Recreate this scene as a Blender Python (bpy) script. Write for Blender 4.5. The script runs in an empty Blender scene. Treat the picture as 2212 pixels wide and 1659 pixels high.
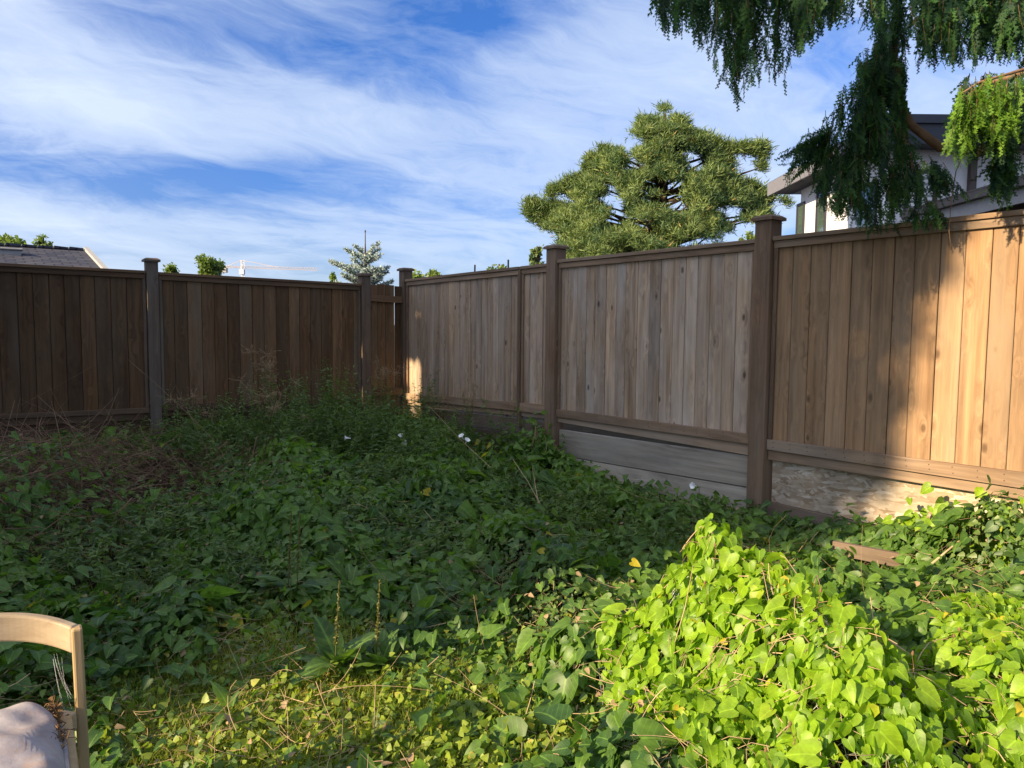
import bpy, math, random
import numpy as np
from mathutils import Vector, Matrix
R = np.random.RandomState(7)
random.seed(5)
scene = bpy.context.scene
COL = scene.collection
rad = math.radians

# ------------------------------------------------------------------ camera model
F = 1640.0; CX, CY = 1106.0, 829.5          # focal length and centre in 2212-wide pixels
PITCH, ROLL = rad(4.4), rad(0.5)
CAMZ = 1.5
def ray(u, v):
    a = (u - CX) / F; b = (CY - v) / F
    r = a * math.cos(ROLL) - b * math.sin(ROLL)
    t = a * math.sin(ROLL) + b * math.cos(ROLL)
    return (r, math.cos(PITCH) + t * math.sin(PITCH), -math.sin(PITCH) + t * math.cos(PITCH))
def P(u, v, Y):
    d = ray(u, v); k = Y / d[1]
    return np.array([d[0] * k, Y, CAMZ + d[2] * k])
def Z(u, v, Y): return float(P(u, v, Y)[2])
def G(u, v, z=0.0):
    d = ray(u, v); k = (z - CAMZ) / d[2]
    return np.array([d[0] * k, d[1] * k, z])

cam_d = bpy.data.cameras.new('camera'); cam = bpy.data.objects.new('camera', cam_d); COL.objects.link(cam)
cam_d.sensor_width = 36; cam_d.sensor_fit = 'HORIZONTAL'; cam_d.lens = 36 * F / 2212
cam_d.clip_start = 0.05; cam_d.clip_end = 4000
Fv = Vector((0, math.cos(PITCH), -math.sin(PITCH))); Uv = Vector((0, math.sin(PITCH), math.cos(PITCH))); Rv = Vector((1, 0, 0))
cr = Rv * math.cos(ROLL) + Uv * math.sin(ROLL); cu = -Rv * math.sin(ROLL) + Uv * math.cos(ROLL); cb = -Fv
cam.matrix_world = Matrix(((cr.x, cu.x, cb.x, 0), (cr.y, cu.y, cb.y, 0), (cr.z, cu.z, cb.z, CAMZ), (0, 0, 0, 1)))
scene.camera = cam

# ------------------------------------------------------------------ object helpers
def tag(o, label=None, cat=None, group=None, kind=None):
    if label: o['label'] = label
    if cat: o['category'] = cat
    if group: o['group'] = group
    if kind: o['kind'] = kind
    return o
def empty(name, loc=(0, 0, 0)):
    o = bpy.data.objects.new(name, None); COL.objects.link(o); o.location = loc; o.empty_display_size = .1
    return o
def link(name, me, mat, parent=None):
    o = bpy.data.objects.new(name, me); COL.objects.link(o)
    if mat is not None: me.materials.append(mat)
    if parent is not None:
        o.parent = parent
        o.matrix_parent_inverse = Matrix.Translation(parent.location).inverted() if parent.type == 'EMPTY' else Matrix.Identity(4)
    return o
def np_mesh(name, verts, faces, tint=None, smooth=False):
    """verts (N,3); faces: list of (M,k) int arrays"""
    me = bpy.data.meshes.new(name)
    verts = np.asarray(verts, dtype=np.float32)
    faces = [np.asarray(f, dtype=np.int32) for f in faces if len(f)]
    loops = np.concatenate([f.ravel() for f in faces])
    tot = np.concatenate([np.full(len(f), f.shape[1], dtype=np.int32) for f in faces])
    start = np.concatenate([[0], np.cumsum(tot)[:-1]]).astype(np.int32)
    me.vertices.add(len(verts)); me.vertices.foreach_set('co', verts.ravel())
    me.loops.add(len(loops)); me.loops.foreach_set('vertex_index', loops)
    me.polygons.add(len(tot)); me.polygons.foreach_set('loop_start', start); me.polygons.foreach_set('loop_total', tot)
    if smooth: me.polygons.foreach_set('use_smooth', np.ones(len(tot), dtype=bool))
    if tint is not None:
        at = me.attributes.new('tint', 'FLOAT_COLOR', 'POINT')
        at.data.foreach_set('color', np.asarray(tint, dtype=np.float32).ravel())
    me.update(calc_edges=True)
    return me
class MB:
    """collects boxes, tubes and polygons into ONE mesh"""
    def __init__(s): s.v = []; s.f = []; s.t = []; s.rnd = (0.5, 0.5, 0.5, 1)
    def add(s, vs, fs, t=None):
        o = len(s.v); s.v += [tuple(map(float, p)) for p in vs]; s.f += [tuple(o + i for i in f) for f in fs]
        s.t += [t or s.rnd] * len(vs)
    def hexa(s, p, t=None):          # 4 bottom (ccw from above), 4 top
        s.add(p, [(3, 2, 1, 0), (4, 5, 6, 7), (0, 1, 5, 4), (1, 2, 6, 5), (2, 3, 7, 6), (3, 0, 4, 7)], t)
    def box(s, lo, hi, t=None):
        x0, y0, z0 = lo; x1, y1, z1 = hi
        s.hexa([(x0, y0, z0), (x1, y0, z0), (x1, y1, z0), (x0, y1, z0), (x0, y0, z1), (x1, y0, z1), (x1, y1, z1), (x0, y1, z1)], t)
    def wallbox(s, A, B, n, d0, d1, z0a, z0b, z1a, z1b, t=None):
        """box standing along plan segment A-B, between offsets d0<d1 along normal n, with sloping bottom and top"""
        A = np.array(A[:2]); B = np.array(B[:2]); n = np.array(n)
        a0, b0, a1, b1 = A + n * d1, B + n * d1, A + n * d0, B + n * d0
        s.hexa([(*a0, z0a), (*b0, z0b), (*b1, z0b), (*a1, z0a), (*a0, z1a), (*b0, z1b), (*b1, z1b), (*a1, z1a)], t)
    def bar(s, a, b, r, sides=4, r2=None, t=None, w=None):
        a = Vector(a); b = Vector(b); d = (b - a)
        if d.length < 1e-6: return
        d.normalize(); up = Vector((0, 0, 1)) if abs(d.z) < .95 else Vector((1, 0, 0))
        x = d.cross(up).normalized(); y = x.cross(d)
        r2 = r if r2 is None else r2; vs = []
        for (c, rr) in ((a, r), (b, r2)):
            for k in range(sides):
                an = 2 * math.pi * (k + .5) / sides
                vs.append(c + x * math.cos(an) * rr + y * math.sin(an) * rr)
        fs = [(k, (k + 1) % sides, sides + (k + 1) % sides, sides + k) for k in range(sides)]
        fs += [tuple(range(sides))[::-1], tuple(range(sides, 2 * sides))]
        s.add(vs, fs, t)
    def tube(s, pts, rs, sides=8, t=None):
        pts = [Vector(p) for p in pts]; vs = []; n = len(pts)
        x = None
        for i, p in enumerate(pts):
            d = (pts[min(i + 1, n - 1)] - pts[max(i - 1, 0)]).normalized()
            if x is None:
                up = Vector((0, 0, 1)) if abs(d.z) < .9 else Vector((1, 0, 0)); x = d.cross(up).normalized()
            else: x = (x - d * x.dot(d)).normalized()
            y = d.cross(x)
            r = rs[i] if hasattr(rs, '__len__') else rs
            for k in range(sides):
                an = 2 * math.pi * k / sides
                vs.append(p + x * math.cos(an) * r + y * math.sin(an) * r)
        fs = []
        for i in range(n - 1):
            for k in range(sides):
                k2 = (k + 1) % sides
                fs.append((i * sides + k, i * sides + k2, (i + 1) * sides + k2, (i + 1) * sides + k))
        fs += [tuple(range(sides))[::-1], tuple(range((n - 1) * sides, n * sides))]
        s.add(vs, fs, t)
    def build(s, name, mat, parent=None, smooth=False, bevel=0):
        me = bpy.data.meshes.new(name); me.from_pydata(s.v, [], s.f)
        at = me.attributes.new('tint', 'FLOAT_COLOR', 'POINT')
        at.data.foreach_set('color', np.array(s.t, dtype=np.float32).ravel())
        if smooth: me.polygons.foreach_set('use_smooth', np.ones(len(me.polygons), dtype=bool))
        o = link(name, me, mat, parent)
        if bevel:
            m = o.modifiers.new('bevel', 'BEVEL'); m.width = bevel; m.segments = 2; m.limit_method = 'ANGLE'
        return o
def rnd_t(): return (R.rand(), R.rand(), R.rand(), 1)

def curves_np(C, rad_):
    """C (N,K,3) polylines -> 3-sided tubes"""
    N, K, _ = C.shape
    d = np.gradient(C, axis=1); d /= np.linalg.norm(d, axis=2, keepdims=True) + 1e-9
    ref = np.array([.37, .61, .7]); x = np.cross(d, ref); x /= np.linalg.norm(x, axis=2, keepdims=True) + 1e-9
    y = np.cross(d, x)
    rr = np.broadcast_to(rad_, (N, K))[..., None]
    V = np.stack([C + rr * (x * math.cos(a) + y * math.sin(a)) for a in (0, 2.094, 4.189)], axis=2)   # N,K,3,3
    idx = np.arange(N * K * 3).reshape(N, K, 3)
    q = [np.stack([idx[:, :-1, k], idx[:, :-1, (k + 1) % 3], idx[:, 1:, (k + 1) % 3], idx[:, 1:, k]], axis=-1).reshape(-1, 4) for k in range(3)]
    return V.reshape(-1, 3), [np.concatenate(q)]
def basis(nrm, dirv):
    n = nrm / (np.linalg.norm(nrm, axis=1, keepdims=True) + 1e-9)
    y = dirv - n * np.sum(dirv * n, axis=1, keepdims=True); y /= np.linalg.norm(y, axis=1, keepdims=True) + 1e-9
    x = np.cross(y, n)
    return np.stack([x, y, n], axis=2)          # columns
def inst(tv, tf, pos, B, sc, rnd, bend=None):
    """instances of template (tv verts, tf list of faces arrays); returns verts, faces, tint"""
    tv = np.asarray(tv, float); n = len(tv); N = len(pos)
    sc = np.asarray(sc, float)
    T = np.broadcast_to(tv, (N, n, 3)).copy()
    if bend is not None:             # extra fold / curl per instance
        T[:, :, 2] += bend[:, 0:1] * np.abs(tv[None, :, 0]) + bend[:, 1:2] * tv[None, :, 1] ** 2 + bend[:, 2:3] * tv[None, :, 0] * tv[None, :, 1]
    T = T * (sc[:, None, None] if sc.ndim == 1 else sc[:, None, :])
    V = np.einsum('nij,nkj->nki', B, T) + pos[:, None, :]
    off = (np.arange(N) * n)[:, None, None]
    Fs = [(np.asarray(f)[None] + off).reshape(-1, np.asarray(f).shape[1]) for f in tf]
    tint = np.ones((N, n, 4)); tint[:, :, 0] = rnd[:, None]
    tint[:, :, 1] = np.abs(tv[None, :, 0]); tint[:, :, 2] = tv[None, :, 1]
    return V.reshape(-1, 3), Fs, tint.reshape(-1, 4)
def merge(parts):
    vs, fs, ts, o = [], [], [], 0
    for v, f, t in parts:
        vs.append(v); fs += [a + o for a in f]; ts.append(t); o += len(v)
    return np.concatenate(vs), fs, np.concatenate(ts)
def vnoise(x, y, seed=0, scale=1.0, n=10):
    r = np.random.RandomState(seed); out = 0
    for i in range(n):
        a = r.rand() * 6.283; k = scale * (0.6 + 2.2 * r.rand()); ph = r.rand() * 6.283
        out = out + np.sin(k * (x * math.cos(a) + y * math.sin(a)) + ph)
    return out / math.sqrt(n)

# ------------------------------------------------------------------ materials
def newmat(name):
    m = bpy.data.materials.new(name); m.use_nodes = True
    nt = m.node_tree; b = nt.nodes['Principled BSDF']
    return m, nt, b
def N(nt, typ, **kw):
    n = nt.nodes.new(typ)
    for k, v in kw.items():
        if k in ('operation', 'blend_type', 'data_type', 'attribute_name', 'feature', 'noise_dimensions', 'wave_type', 'bands_direction', 'interpolation_type', 'vector_type', 'distance'):
            setattr(n, k, v)
        else:
            n.inputs[k].default_value = v
    return n
def ramp(nt, fac, stops):
    n = nt.nodes.new('ShaderNodeValToRGB'); nt.links.new(fac, n.inputs[0])
    el = n.color_ramp.elements
    while len(el) > 1: el.remove(el[-1])
    el[0].position = stops[0][0]; el[0].color = (*stops[0][1], 1) if len(stops[0][1]) == 3 else stops[0][1]
    for p, c in stops[1:]:
        e = el.new(p); e.color = (*c, 1) if len(c) == 3 else c
    return n.outputs[0]
def mixc(nt, fac, a, b, mode='MIX'):
    n = nt.nodes.new('ShaderNodeMix'); n.data_type = 'RGBA'; n.blend_type = mode
    for s, v in ((n.inputs[0], fac), (n.inputs[6], a), (n.inputs[7], b)):
        if hasattr(v, 'links') or hasattr(v, 'is_linked'): nt.links.new(v, s)
        elif isinstance(v, (int, float)): s.default_value = v
        else: s.default_value = (*v, 1) if len(v) == 3 else v
    return n.outputs[2]
def mth(nt, op, a, b=None, clamp=False):
    n = nt.nodes.new('ShaderNodeMath'); n.operation = op; n.use_clamp = clamp
    for s, v in zip(n.inputs, (a, b)):
        if v is None: continue
        if isinstance(v, (int, float)): s.default_value = v
        else: nt.links.new(v, s)
    return n.outputs[0]
def g3(v): return (v, v, v)

def wood(name, dark, light, grey, greyamt=.5, angle=None, rough=.8, knots=.35, var=.55, spec=.2):
    """weathered board: grain along z (angle None) or along the plan direction 'angle'"""
    m, nt, b = newmat(name); L = nt.links.new
    tc = nt.nodes.new('ShaderNodeTexCoord'); at = N(nt, 'ShaderNodeAttribute', attribute_name='tint')
    sep = nt.nodes.new('ShaderNodeSeparateColor'); L(at.outputs['Color'], sep.inputs[0])
    off = nt.nodes.new('ShaderNodeVectorMath'); off.operation = 'SCALE'; L(at.outputs['Color'], off.inputs[0]); off.inputs['Scale'].default_value = 23.0
    add = nt.nodes.new('ShaderNodeVectorMath'); add.operation = 'ADD'; L(tc.outputs['Object'], add.inputs[0]); L(off.outputs[0], add.inputs[1])
    vec = add.outputs[0]
    if angle is not None:
        mp = nt.nodes.new('ShaderNodeMapping'); mp.inputs['Rotation'].default_value = (0, 0, -angle); L(vec, mp.inputs[0]); vec = mp.outputs[0]
        sg, sk, sl = (1.0, 26, 26), (1.5, 7, 7), (1.2, 4, 4)
    else:
        sg, sk, sl = (26, 26, 1.0), (8, 8, 4.2), (5, 5, 1.1)
    def mapped(s):
        mp = nt.nodes.new('ShaderNodeMapping'); mp.inputs['Scale'].default_value = s; L(vec, mp.inputs[0]); return mp.outputs[0]
    kn = N(nt, 'ShaderNodeTexVoronoi', Scale=1.0, Randomness=1.0); L(mapped(sk), kn.inputs['Vector'])
    kd = kn.outputs['Distance']
    # grain swirls round the knots
    sw = nt.nodes.new('ShaderNodeVectorMath'); sw.operation = 'ADD'
    kb = mth(nt, 'MULTIPLY', mth(nt, 'POWER', mth(nt, 'SUBTRACT', 1.0, kd, True), 4.0), 1.6)
    cmb = nt.nodes.new('ShaderNodeCombineXYZ'); [L(kb, cmb.inputs[i]) for i in range(3)]
    L(mapped(sg), sw.inputs[0]); L(cmb.outputs[0], sw.inputs[1])
    gr = N(nt, 'ShaderNodeTexNoise', Scale=1.0, Detail=6.0, Roughness=.62, Distortion=.6); L(sw.outputs[0], gr.inputs['Vector'])
    lg = N(nt, 'ShaderNodeTexNoise', Scale=1.0, Detail=3.0, Roughness=.55); L(mapped(sl), lg.inputs['Vector'])
    c = ramp(nt, gr.outputs['Fac'], [(.28, dark), (.72, light)])
    gfac = mth(nt, 'MULTIPLY', ramp(nt, lg.outputs['Fac'], [(.35, g3(0)), (.7, g3(1))]), greyamt)
    gb = mth(nt, 'MULTIPLY', sep.outputs[2], 1.0)
    gfac = mth(nt, 'MULTIPLY', gfac, mth(nt, 'ADD', .35, mth(nt, 'MULTIPLY', gb, 1.2)), True)
    c = mixc(nt, gfac, c, grey)
    kf = ramp(nt, kd, [(.05, g3(1)), (.10, g3(.8)), (.17, g3(0))])
    kc = nt.nodes.new('ShaderNodeSeparateColor'); L(kn.outputs['Color'], kc.inputs[0]); kf = mth(nt, 'MULTIPLY', kf, ramp(nt, kc.outputs[0], [(.60, g3(0)), (.64, g3(1))]))
    c = mixc(nt, mth(nt, 'MULTIPLY', kf, knots), c, tuple(x * .38 for x in dark))
    st = N(nt, 'ShaderNodeTexNoise', Scale=1.0, Detail=4.0, Roughness=.65); L(mapped(tuple(q_ * .55 for q_ in sl)), st.inputs['Vector'])
    c = mixc(nt, 1.0, c, ramp(nt, st.outputs['Fac'], [(.34, (.74, .72, .71)), (.5, (1, 1, 1)), (.68, (1.16, 1.11, 1.05))]), 'MULTIPLY')
    br = mth(nt, 'ADD', 1 - var / 2, mth(nt, 'MULTIPLY', sep.outputs[0], var))
    hb = nt.nodes.new('ShaderNodeHueSaturation'); L(c, hb.inputs['Color']); L(br, hb.inputs['Value'])
    L(hb.outputs[0], b.inputs['Base Color'])
    b.inputs['Roughness'].default_value = rough; b.inputs['Specular IOR Level'].default_value = spec
    bp = N(nt, 'ShaderNodeBump', Strength=.35, Distance=.006); L(gr.outputs['Fac'], bp.inputs['Height']); L(bp.outputs[0], b.inputs['Normal'])
    return m
def leafmat(name, dark, light, yellow=None, trans=.4, rough=.45, tcol=None, veins=True, spec=.35):
    m, nt, b = newmat(name); L = nt.links.new
    at = N(nt, 'ShaderNodeAttribute', attribute_name='tint'); sep = nt.nodes.new('ShaderNodeSeparateColor'); L(at.outputs['Color'], sep.inputs[0])
    stops = [(0, dark), (.85, light)]
    if yellow: stops += [(.955, light), (.985, yellow)]
    c = ramp(nt, sep.outputs[0], stops)
    if veins:
        w = mth(nt, 'SUBTRACT', mth(nt, 'MULTIPLY', sep.outputs[2], 6.0), mth(nt, 'MULTIPLY', sep.outputs[1], 5.0))
        fr = mth(nt, 'ABSOLUTE', mth(nt, 'SUBTRACT', mth(nt, 'FRACT', w), .5))
        v1 = ramp(nt, fr, [(0, g3(1)), (.10, g3(0))])
        v2 = ramp(nt, sep.outputs[1], [(.012, g3(1)), (.035, g3(0))])
        v = mth(nt, 'MAXIMUM', mth(nt, 'MULTIPLY', v1, .45), v2)
        c = mixc(nt, mth(nt, 'MULTIPLY', v, .45), c, tuple(min(1, x * 1.7 + .02) for x in light))
    tc = nt.nodes.new('ShaderNodeTexCoord'); nz = N(nt, 'ShaderNodeTexNoise', Scale=38.0, Detail=3.0); L(tc.outputs['Object'], nz.inputs['Vector'])
    c = mixc(nt, 1.0, c, ramp(nt, nz.outputs['Fac'], [(.3, g3(.72)), (.7, g3(1.15))]), 'MULTIPLY')
    L(c, b.inputs['Base Color']); b.inputs['Roughness'].default_value = rough; b.inputs['Specular IOR Level'].default_value = spec
    tr = nt.nodes.new('ShaderNodeBsdfTranslucent')
    t = mixc(nt, 1.0, c, tcol or (1.9, 2.0, .9), 'MULTIPLY'); L(t, tr.inputs['Color'])
    mx = nt.nodes.new('ShaderNodeMixShader'); mx.inputs[0].default_value = trans
    L(b.outputs[0], mx.inputs[1]); L(tr.outputs[0], mx.inputs[2])
    L(mx.outputs[0], nt.nodes['Material Output'].inputs['Surface'])
    return m
def plain(name, col, rough=.6, spec=.3, noise=.12, nscale=14, metal=0, bump=0, var=0):
    m, nt, b = newmat(name); L = nt.links.new
    tc = nt.nodes.new('ShaderNodeTexCoord'); nz = N(nt, 'ShaderNodeTexNoise', Scale=nscale, Detail=5.0, Roughness=.6); L(tc.outputs['Object'], nz.inputs['Vector'])
    c = ramp(nt, nz.outputs['Fac'], [(.25, tuple(max(0, x * (1 - noise)) for x in col)), (.75, tuple(min(1, x * (1 + noise)) for x in col))])
    if var:
        at = N(nt, 'ShaderNodeAttribute', attribute_name='tint'); sep = nt.nodes.new('ShaderNodeSeparateColor'); L(at.outputs['Color'], sep.inputs[0])
        hs = nt.nodes.new('ShaderNodeHueSaturation'); L(c, hs.inputs['Color']); L(mth(nt, 'ADD', 1 - var / 2, mth(nt, 'MULTIPLY', sep.outputs[0], var)), hs.inputs['Value']); c = hs.outputs[0]
    L(c, b.inputs['Base Color']); b.inputs['Roughness'].default_value = rough; b.inputs['Specular IOR Level'].default_value = spec; b.inputs['Metallic'].default_value = metal
    if bump:
        bp = N(nt, 'ShaderNodeBump', Strength=bump, Distance=.01); L(nz.outputs['Fac'], bp.inputs['Height']); L(bp.outputs[0], b.inputs['Normal'])
    return m

ANG_R = math.atan2(-.803, .596)       # plan direction of the right-hand fence
ANG_L = math.atan2(.596, .803)        # plan direction of the left-hand fence
M = {}
M['right_board'] = wood('weathered_board', (.155, .105, .065), (.48, .345, .225), (.42, .375, .32), .62, knots=.85, var=.5)
M['tan_board'] = wood('tan_board', (.15, .088, .045), (.33, .208, .112), (.28, .21, .14), .5, knots=.7)
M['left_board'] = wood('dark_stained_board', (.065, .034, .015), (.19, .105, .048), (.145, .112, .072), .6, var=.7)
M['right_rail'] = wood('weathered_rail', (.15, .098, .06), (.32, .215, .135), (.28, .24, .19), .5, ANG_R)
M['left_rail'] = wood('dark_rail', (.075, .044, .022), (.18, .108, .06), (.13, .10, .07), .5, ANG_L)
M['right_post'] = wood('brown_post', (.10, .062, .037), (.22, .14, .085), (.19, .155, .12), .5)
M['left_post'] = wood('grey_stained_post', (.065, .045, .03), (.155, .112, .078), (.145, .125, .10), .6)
M['plank'] = wood('grey_plank', (.22, .19, .145), (.52, .46, .37), (.42, .39, .33), .6, ANG_R, knots=.2)
M['brown_plank'] = wood('brown_plank', (.08, .055, .035), (.19, .13, .085), (.15, .13, .11), .6, ANG_R, knots=.2)
M['chair_wood'] = wood('varnished_chair_wood', (.34, .24, .135), (.47, .37, .23), (.40, .34, .25), .35, 0.0, rough=.5, knots=.0, var=.1)
M['chair_post'] = wood('chair_post_wood', (.27, .18, .08), (.42, .30, .15), (.36, .3, .19), .35, None, rough=.5, knots=.0, var=.1)
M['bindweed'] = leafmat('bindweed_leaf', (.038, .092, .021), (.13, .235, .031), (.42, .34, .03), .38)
M['sunlit_leaf'] = leafmat('sunlit_leaf', (.11, .212, .013), (.235, .37, .018), (.50, .40, .03), .42)  # bindweed leaf again, sunlight put into a brighter, yellower colour
M['dock'] = leafmat('dock_leaf', (.05, .105, .022), (.13, .22, .035), None, .35)
M['weed'] = leafmat('weed_leaf', (.05, .105, .028), (.15, .22, .05), None, .35, veins=False)
M['grass'] = leafmat('grass_blade', (.11, .17, .02), (.32, .34, .05), (.42, .33, .12), .4, veins=False, spec=.2)
M['cedar'] = leafmat('cedar_frond', (.012, .038, .024), (.055, .135, .032), (.13, .10, .03), .35, veins=False, rough=.6, spec=.2)
M['pine'] = leafmat('pine_needle', (.035, .085, .035), (.21, .27, .08), (.30, .21, .08), .25, veins=False, rough=.6)
M['spruce'] = leafmat('blue_spruce_needle', (.20, .27, .25), (.42, .50, .46), None, .2, veins=False, rough=.6, tcol=(1, 1.1, 1.0))
M['tree'] = leafmat('tree_leaf', (.06, .11, .025), (.16, .22, .05), None, .35, veins=False)
M['bark'] = plain('bark', (.075, .055, .04), .95, .1, .5, 9, bump=.8)
M['cedar_bark'] = plain('cedar_bark', (.17, .105, .06), .95, .1, .45, 14, bump=.8)
M['twig'] = plain('dead_twig', (.19, .12, .075), .95, .1, .35, 6, var=1.0)
M['stem'] = plain('dry_stem', (.36, .26, .15), .9, .1, .3, 9, var=.7)
M['litter'] = plain('dead_leaf', (.15, .09, .045), .9, .1, .35, 9, var=1.0)
M['petal'] = plain('white_petal', (.8, .8, .78), .6, .2, .04)
M['wire'] = plain('galvanised_wire', (.55, .55, .53), .45, .5, .1, metal=.6)
M['white_wall'] = plain('white_stucco', (.66, .66, .68), .9, .1, .05, 30, bump=.1)
M['fascia'] = plain('dark_fascia', (.035, .04, .055), .5, .4, .15)
M['soffit'] = plain('soffit_panel', (.14, .145, .17), .7, .2, .06)
M['grey_fascia'] = plain('grey_fascia', (.15, .15, .17), .6, .3, .08)
M['gutter'] = plain('brown_gutter', (.075, .055, .045), .5, .4, .12)
M['white_trim'] = plain('white_trim', (.7, .71, .7), .5, .4, .04)
M['dark_frame'] = plain('dark_window_frame', (.03, .03, .035), .4, .5, .1)
M['rust'] = plain('rusty_rod', (.07, .045, .035), .8, .2, .3)
M['crane'] = plain('crane_steel', (.42, .36, .33), .6, .3, .1)
M['concrete'] = plain('concrete', (.30, .30, .30), .8, .2, .1)

def glassmat():
    m, nt, b = newmat('window_glass')
    b.inputs['Base Color'].default_value = (.05, .075, .07, 1); b.inputs['Roughness'].default_value = .03
    b.inputs['Specular IOR Level'].default_value = .9; b.inputs['Metallic'].default_value = .0; b.inputs['Coat Weight'].default_value = 1.0
    return m
M['glass'] = glassmat()
def soilmat():
    m, nt, b = newmat('soil_and_litter'); L = nt.links.new
    tc = nt.nodes.new('ShaderNodeTexCoord'); n1 = N(nt, 'ShaderNodeTexNoise', Scale=3.0, Detail=8.0, Roughness=.7); L(tc.outputs['Object'], n1.inputs['Vector'])
    n2 = N(nt, 'ShaderNodeTexNoise', Scale=60.0, Detail=4.0, Roughness=.7); L(tc.outputs['Object'], n2.inputs['Vector'])
    c = ramp(nt, n1.outputs['Fac'], [(.3, (.018, .014, .009)), (.55, (.04, .031, .017)), (.75, (.075, .06, .03))])
    c = mixc(nt, 1.0, c, ramp(nt, n2.outputs['Fac'], [(.3, g3(.5)), (.7, g3(1.3))]), 'MULTIPLY')
    L(c, b.inputs['Base Color']); b.inputs['Roughness'].default_value = .95; b.inputs['Specular IOR Level'].default_value = .1
    bp = N(nt, 'ShaderNodeBump', Strength=.9, Distance=.02); L(n2.outputs['Fac'], bp.inputs['Height']); L(bp.outputs[0], b.inputs['Normal'])
    return m
M['soil'] = soilmat()
def osbmat():
    m, nt, b = newmat('strand_board'); L = nt.links.new
    tc = nt.nodes.new('ShaderNodeTexCoord'); c = None
    for k, (rot, sx, sz) in enumerate(((.5, 11, 46), (-.6, 12, 40), (.1, 10, 50))):
        mp = nt.nodes.new('ShaderNodeMapping'); mp.inputs['Rotation'].default_value = (0, 0, -ANG_R); L(tc.outputs['Object'], mp.inputs[0])
        mp2 = nt.nodes.new('ShaderNodeMapping'); mp2.inputs['Rotation'].default_value = (0, rot, 0); mp2.inputs['Location'].default_value = (k * 3.1, 0, k * 1.7); L(mp.outputs[0], mp2.inputs[0])
        mp3 = nt.nodes.new('ShaderNodeMapping'); mp3.inputs['Scale'].default_value = (sx, .01, sz); L(mp2.outputs[0], mp3.inputs[0])
        vo = N(nt, 'ShaderNodeTexVoronoi', Scale=1.0); L(mp3.outputs[0], vo.inputs['Vector'])
        sp = nt.nodes.new('ShaderNodeSeparateColor'); L(vo.outputs['Color'], sp.inputs[0])
        ck = ramp(nt, sp.outputs[0], [(0, (.26, .19, .12)), (.35, (.37, .29, .20)), (.8, (.47, .39, .29)), (1, (.56, .49, .40))])
        c = ck if c is None else mixc(nt, ramp(nt, sp.outputs[1], [(.48, g3(0)), (.52, g3(1))]), c, ck)
    nz = N(nt, 'ShaderNodeTexNoise', Scale=5.0, Detail=5.0); L(tc.outputs['Object'], nz.inputs['Vector'])
    c = mixc(nt, 1.0, c, ramp(nt, nz.outputs['Fac'], [(.3, g3(.6)), (.7, g3(1.15))]), 'MULTIPLY')
    L(c, b.inputs['Base Color']); b.inputs['Roughness'].default_value = .85; b.inputs['Specular IOR Level'].default_value = .15
    return m
M['osb'] = osbmat()
def shingles():
    m, nt, b = newmat('asphalt_shingle'); L = nt.links.new
    tc = nt.nodes.new('ShaderNodeTexCoord')
    mp = nt.nodes.new('ShaderNodeMapping'); mp.inputs['Rotation'].default_value = (0, 0, -ANG_L); L(tc.outputs['Object'], mp.inputs[0])
    br = nt.nodes.new('ShaderNodeTexBrick'); L(mp.outputs[0], br.inputs['Vector'])
    br.inputs['Scale'].default_value = 1.0; br.inputs['Brick Width'].default_value = .32; br.inputs['Row Height'].default_value = .17; br.inputs['Mortar Size'].default_value = .018
    br.inputs['Color1'].default_value = (.03, .036, .058, 1); br.inputs['Color2'].default_value = (.065, .066, .085, 1); br.inputs['Mortar'].default_value = (.02, .02, .028, 1)
    L(br.outputs['Color'], b.inputs['Base Color']); b.inputs['Roughness'].default_value = .9; b.inputs['Specular IOR Level'].default_value = .15
    return m
M['shingle'] = shingles()
def cushionmat():
    m, nt, b = newmat('stained_cushion_fabric'); L = nt.links.new
    tc = nt.nodes.new('ShaderNodeTexCoord'); n1 = N(nt, 'ShaderNodeTexNoise', Scale=7.0, Detail=7.0, Roughness=.65); L(tc.outputs['Object'], n1.inputs['Vector'])
    n2 = N(nt, 'ShaderNodeTexNoise', Scale=22.0, Detail=6.0, Roughness=.7, Distortion=1.0); L(tc.outputs['Object'], n2.inputs['Vector'])
    c = ramp(nt, n1.outputs['Fac'], [(.3, (.20, .17, .175)), (.5, (.29, .265, .28)), (.7, (.37, .345, .345))])
    c = mixc(nt, ramp(nt, n2.outputs['Fac'], [(.50, g3(0)), (.66, g3(.6))]), c, (.30, .21, .16))
    L(c, b.inputs['Base Color']); b.inputs['Roughness'].default_value = .85; b.inputs['Specular IOR Level'].default_value = .2
    bp = N(nt, 'ShaderNodeBump', Strength=.5, Distance=.01); L(n1.outputs['Fac'], bp.inputs['Height']); L(bp.outputs[0], b.inputs['Normal'])
    return m
M['cushion'] = cushionmat()

# ------------------------------------------------------------------ plan of the yard
P3 = np.array([1.99, 6.0]); P1 = np.array([-1.5, 10.7])
dR = np.array([.596, -.803]); nR = np.array([-.803, -.596])      # along right fence toward us, normal into yard
dL = np.array([.803, .596]); nL = np.array([.596, -.803])        # along left fence to the corner, normal into yard
def on_right(u):            # plan point on right fence line seen at column u
    k = (u - CX) / F
    # P3 + t*dR with x = k*y (approx, roll ignored)
    t = (k * P3[1] - P3[0]) / (dR[0] - k * dR[1]); return P3 + t * dR
def on_left(u):
    k = (u - CX) / F
    t = (k * P1[1] - P1[0]) / (dL[0] - k * dL[1]); return P1 + t * dL
PP2 = on_right(1198); PP0 = on_left(787); PL = on_left(331); PM = PL - dL * 2.62; P4 = P3 + dR * 2.62
SUN_D = np.array([.80, .60]); SUN_EL = rad(25)

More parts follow.
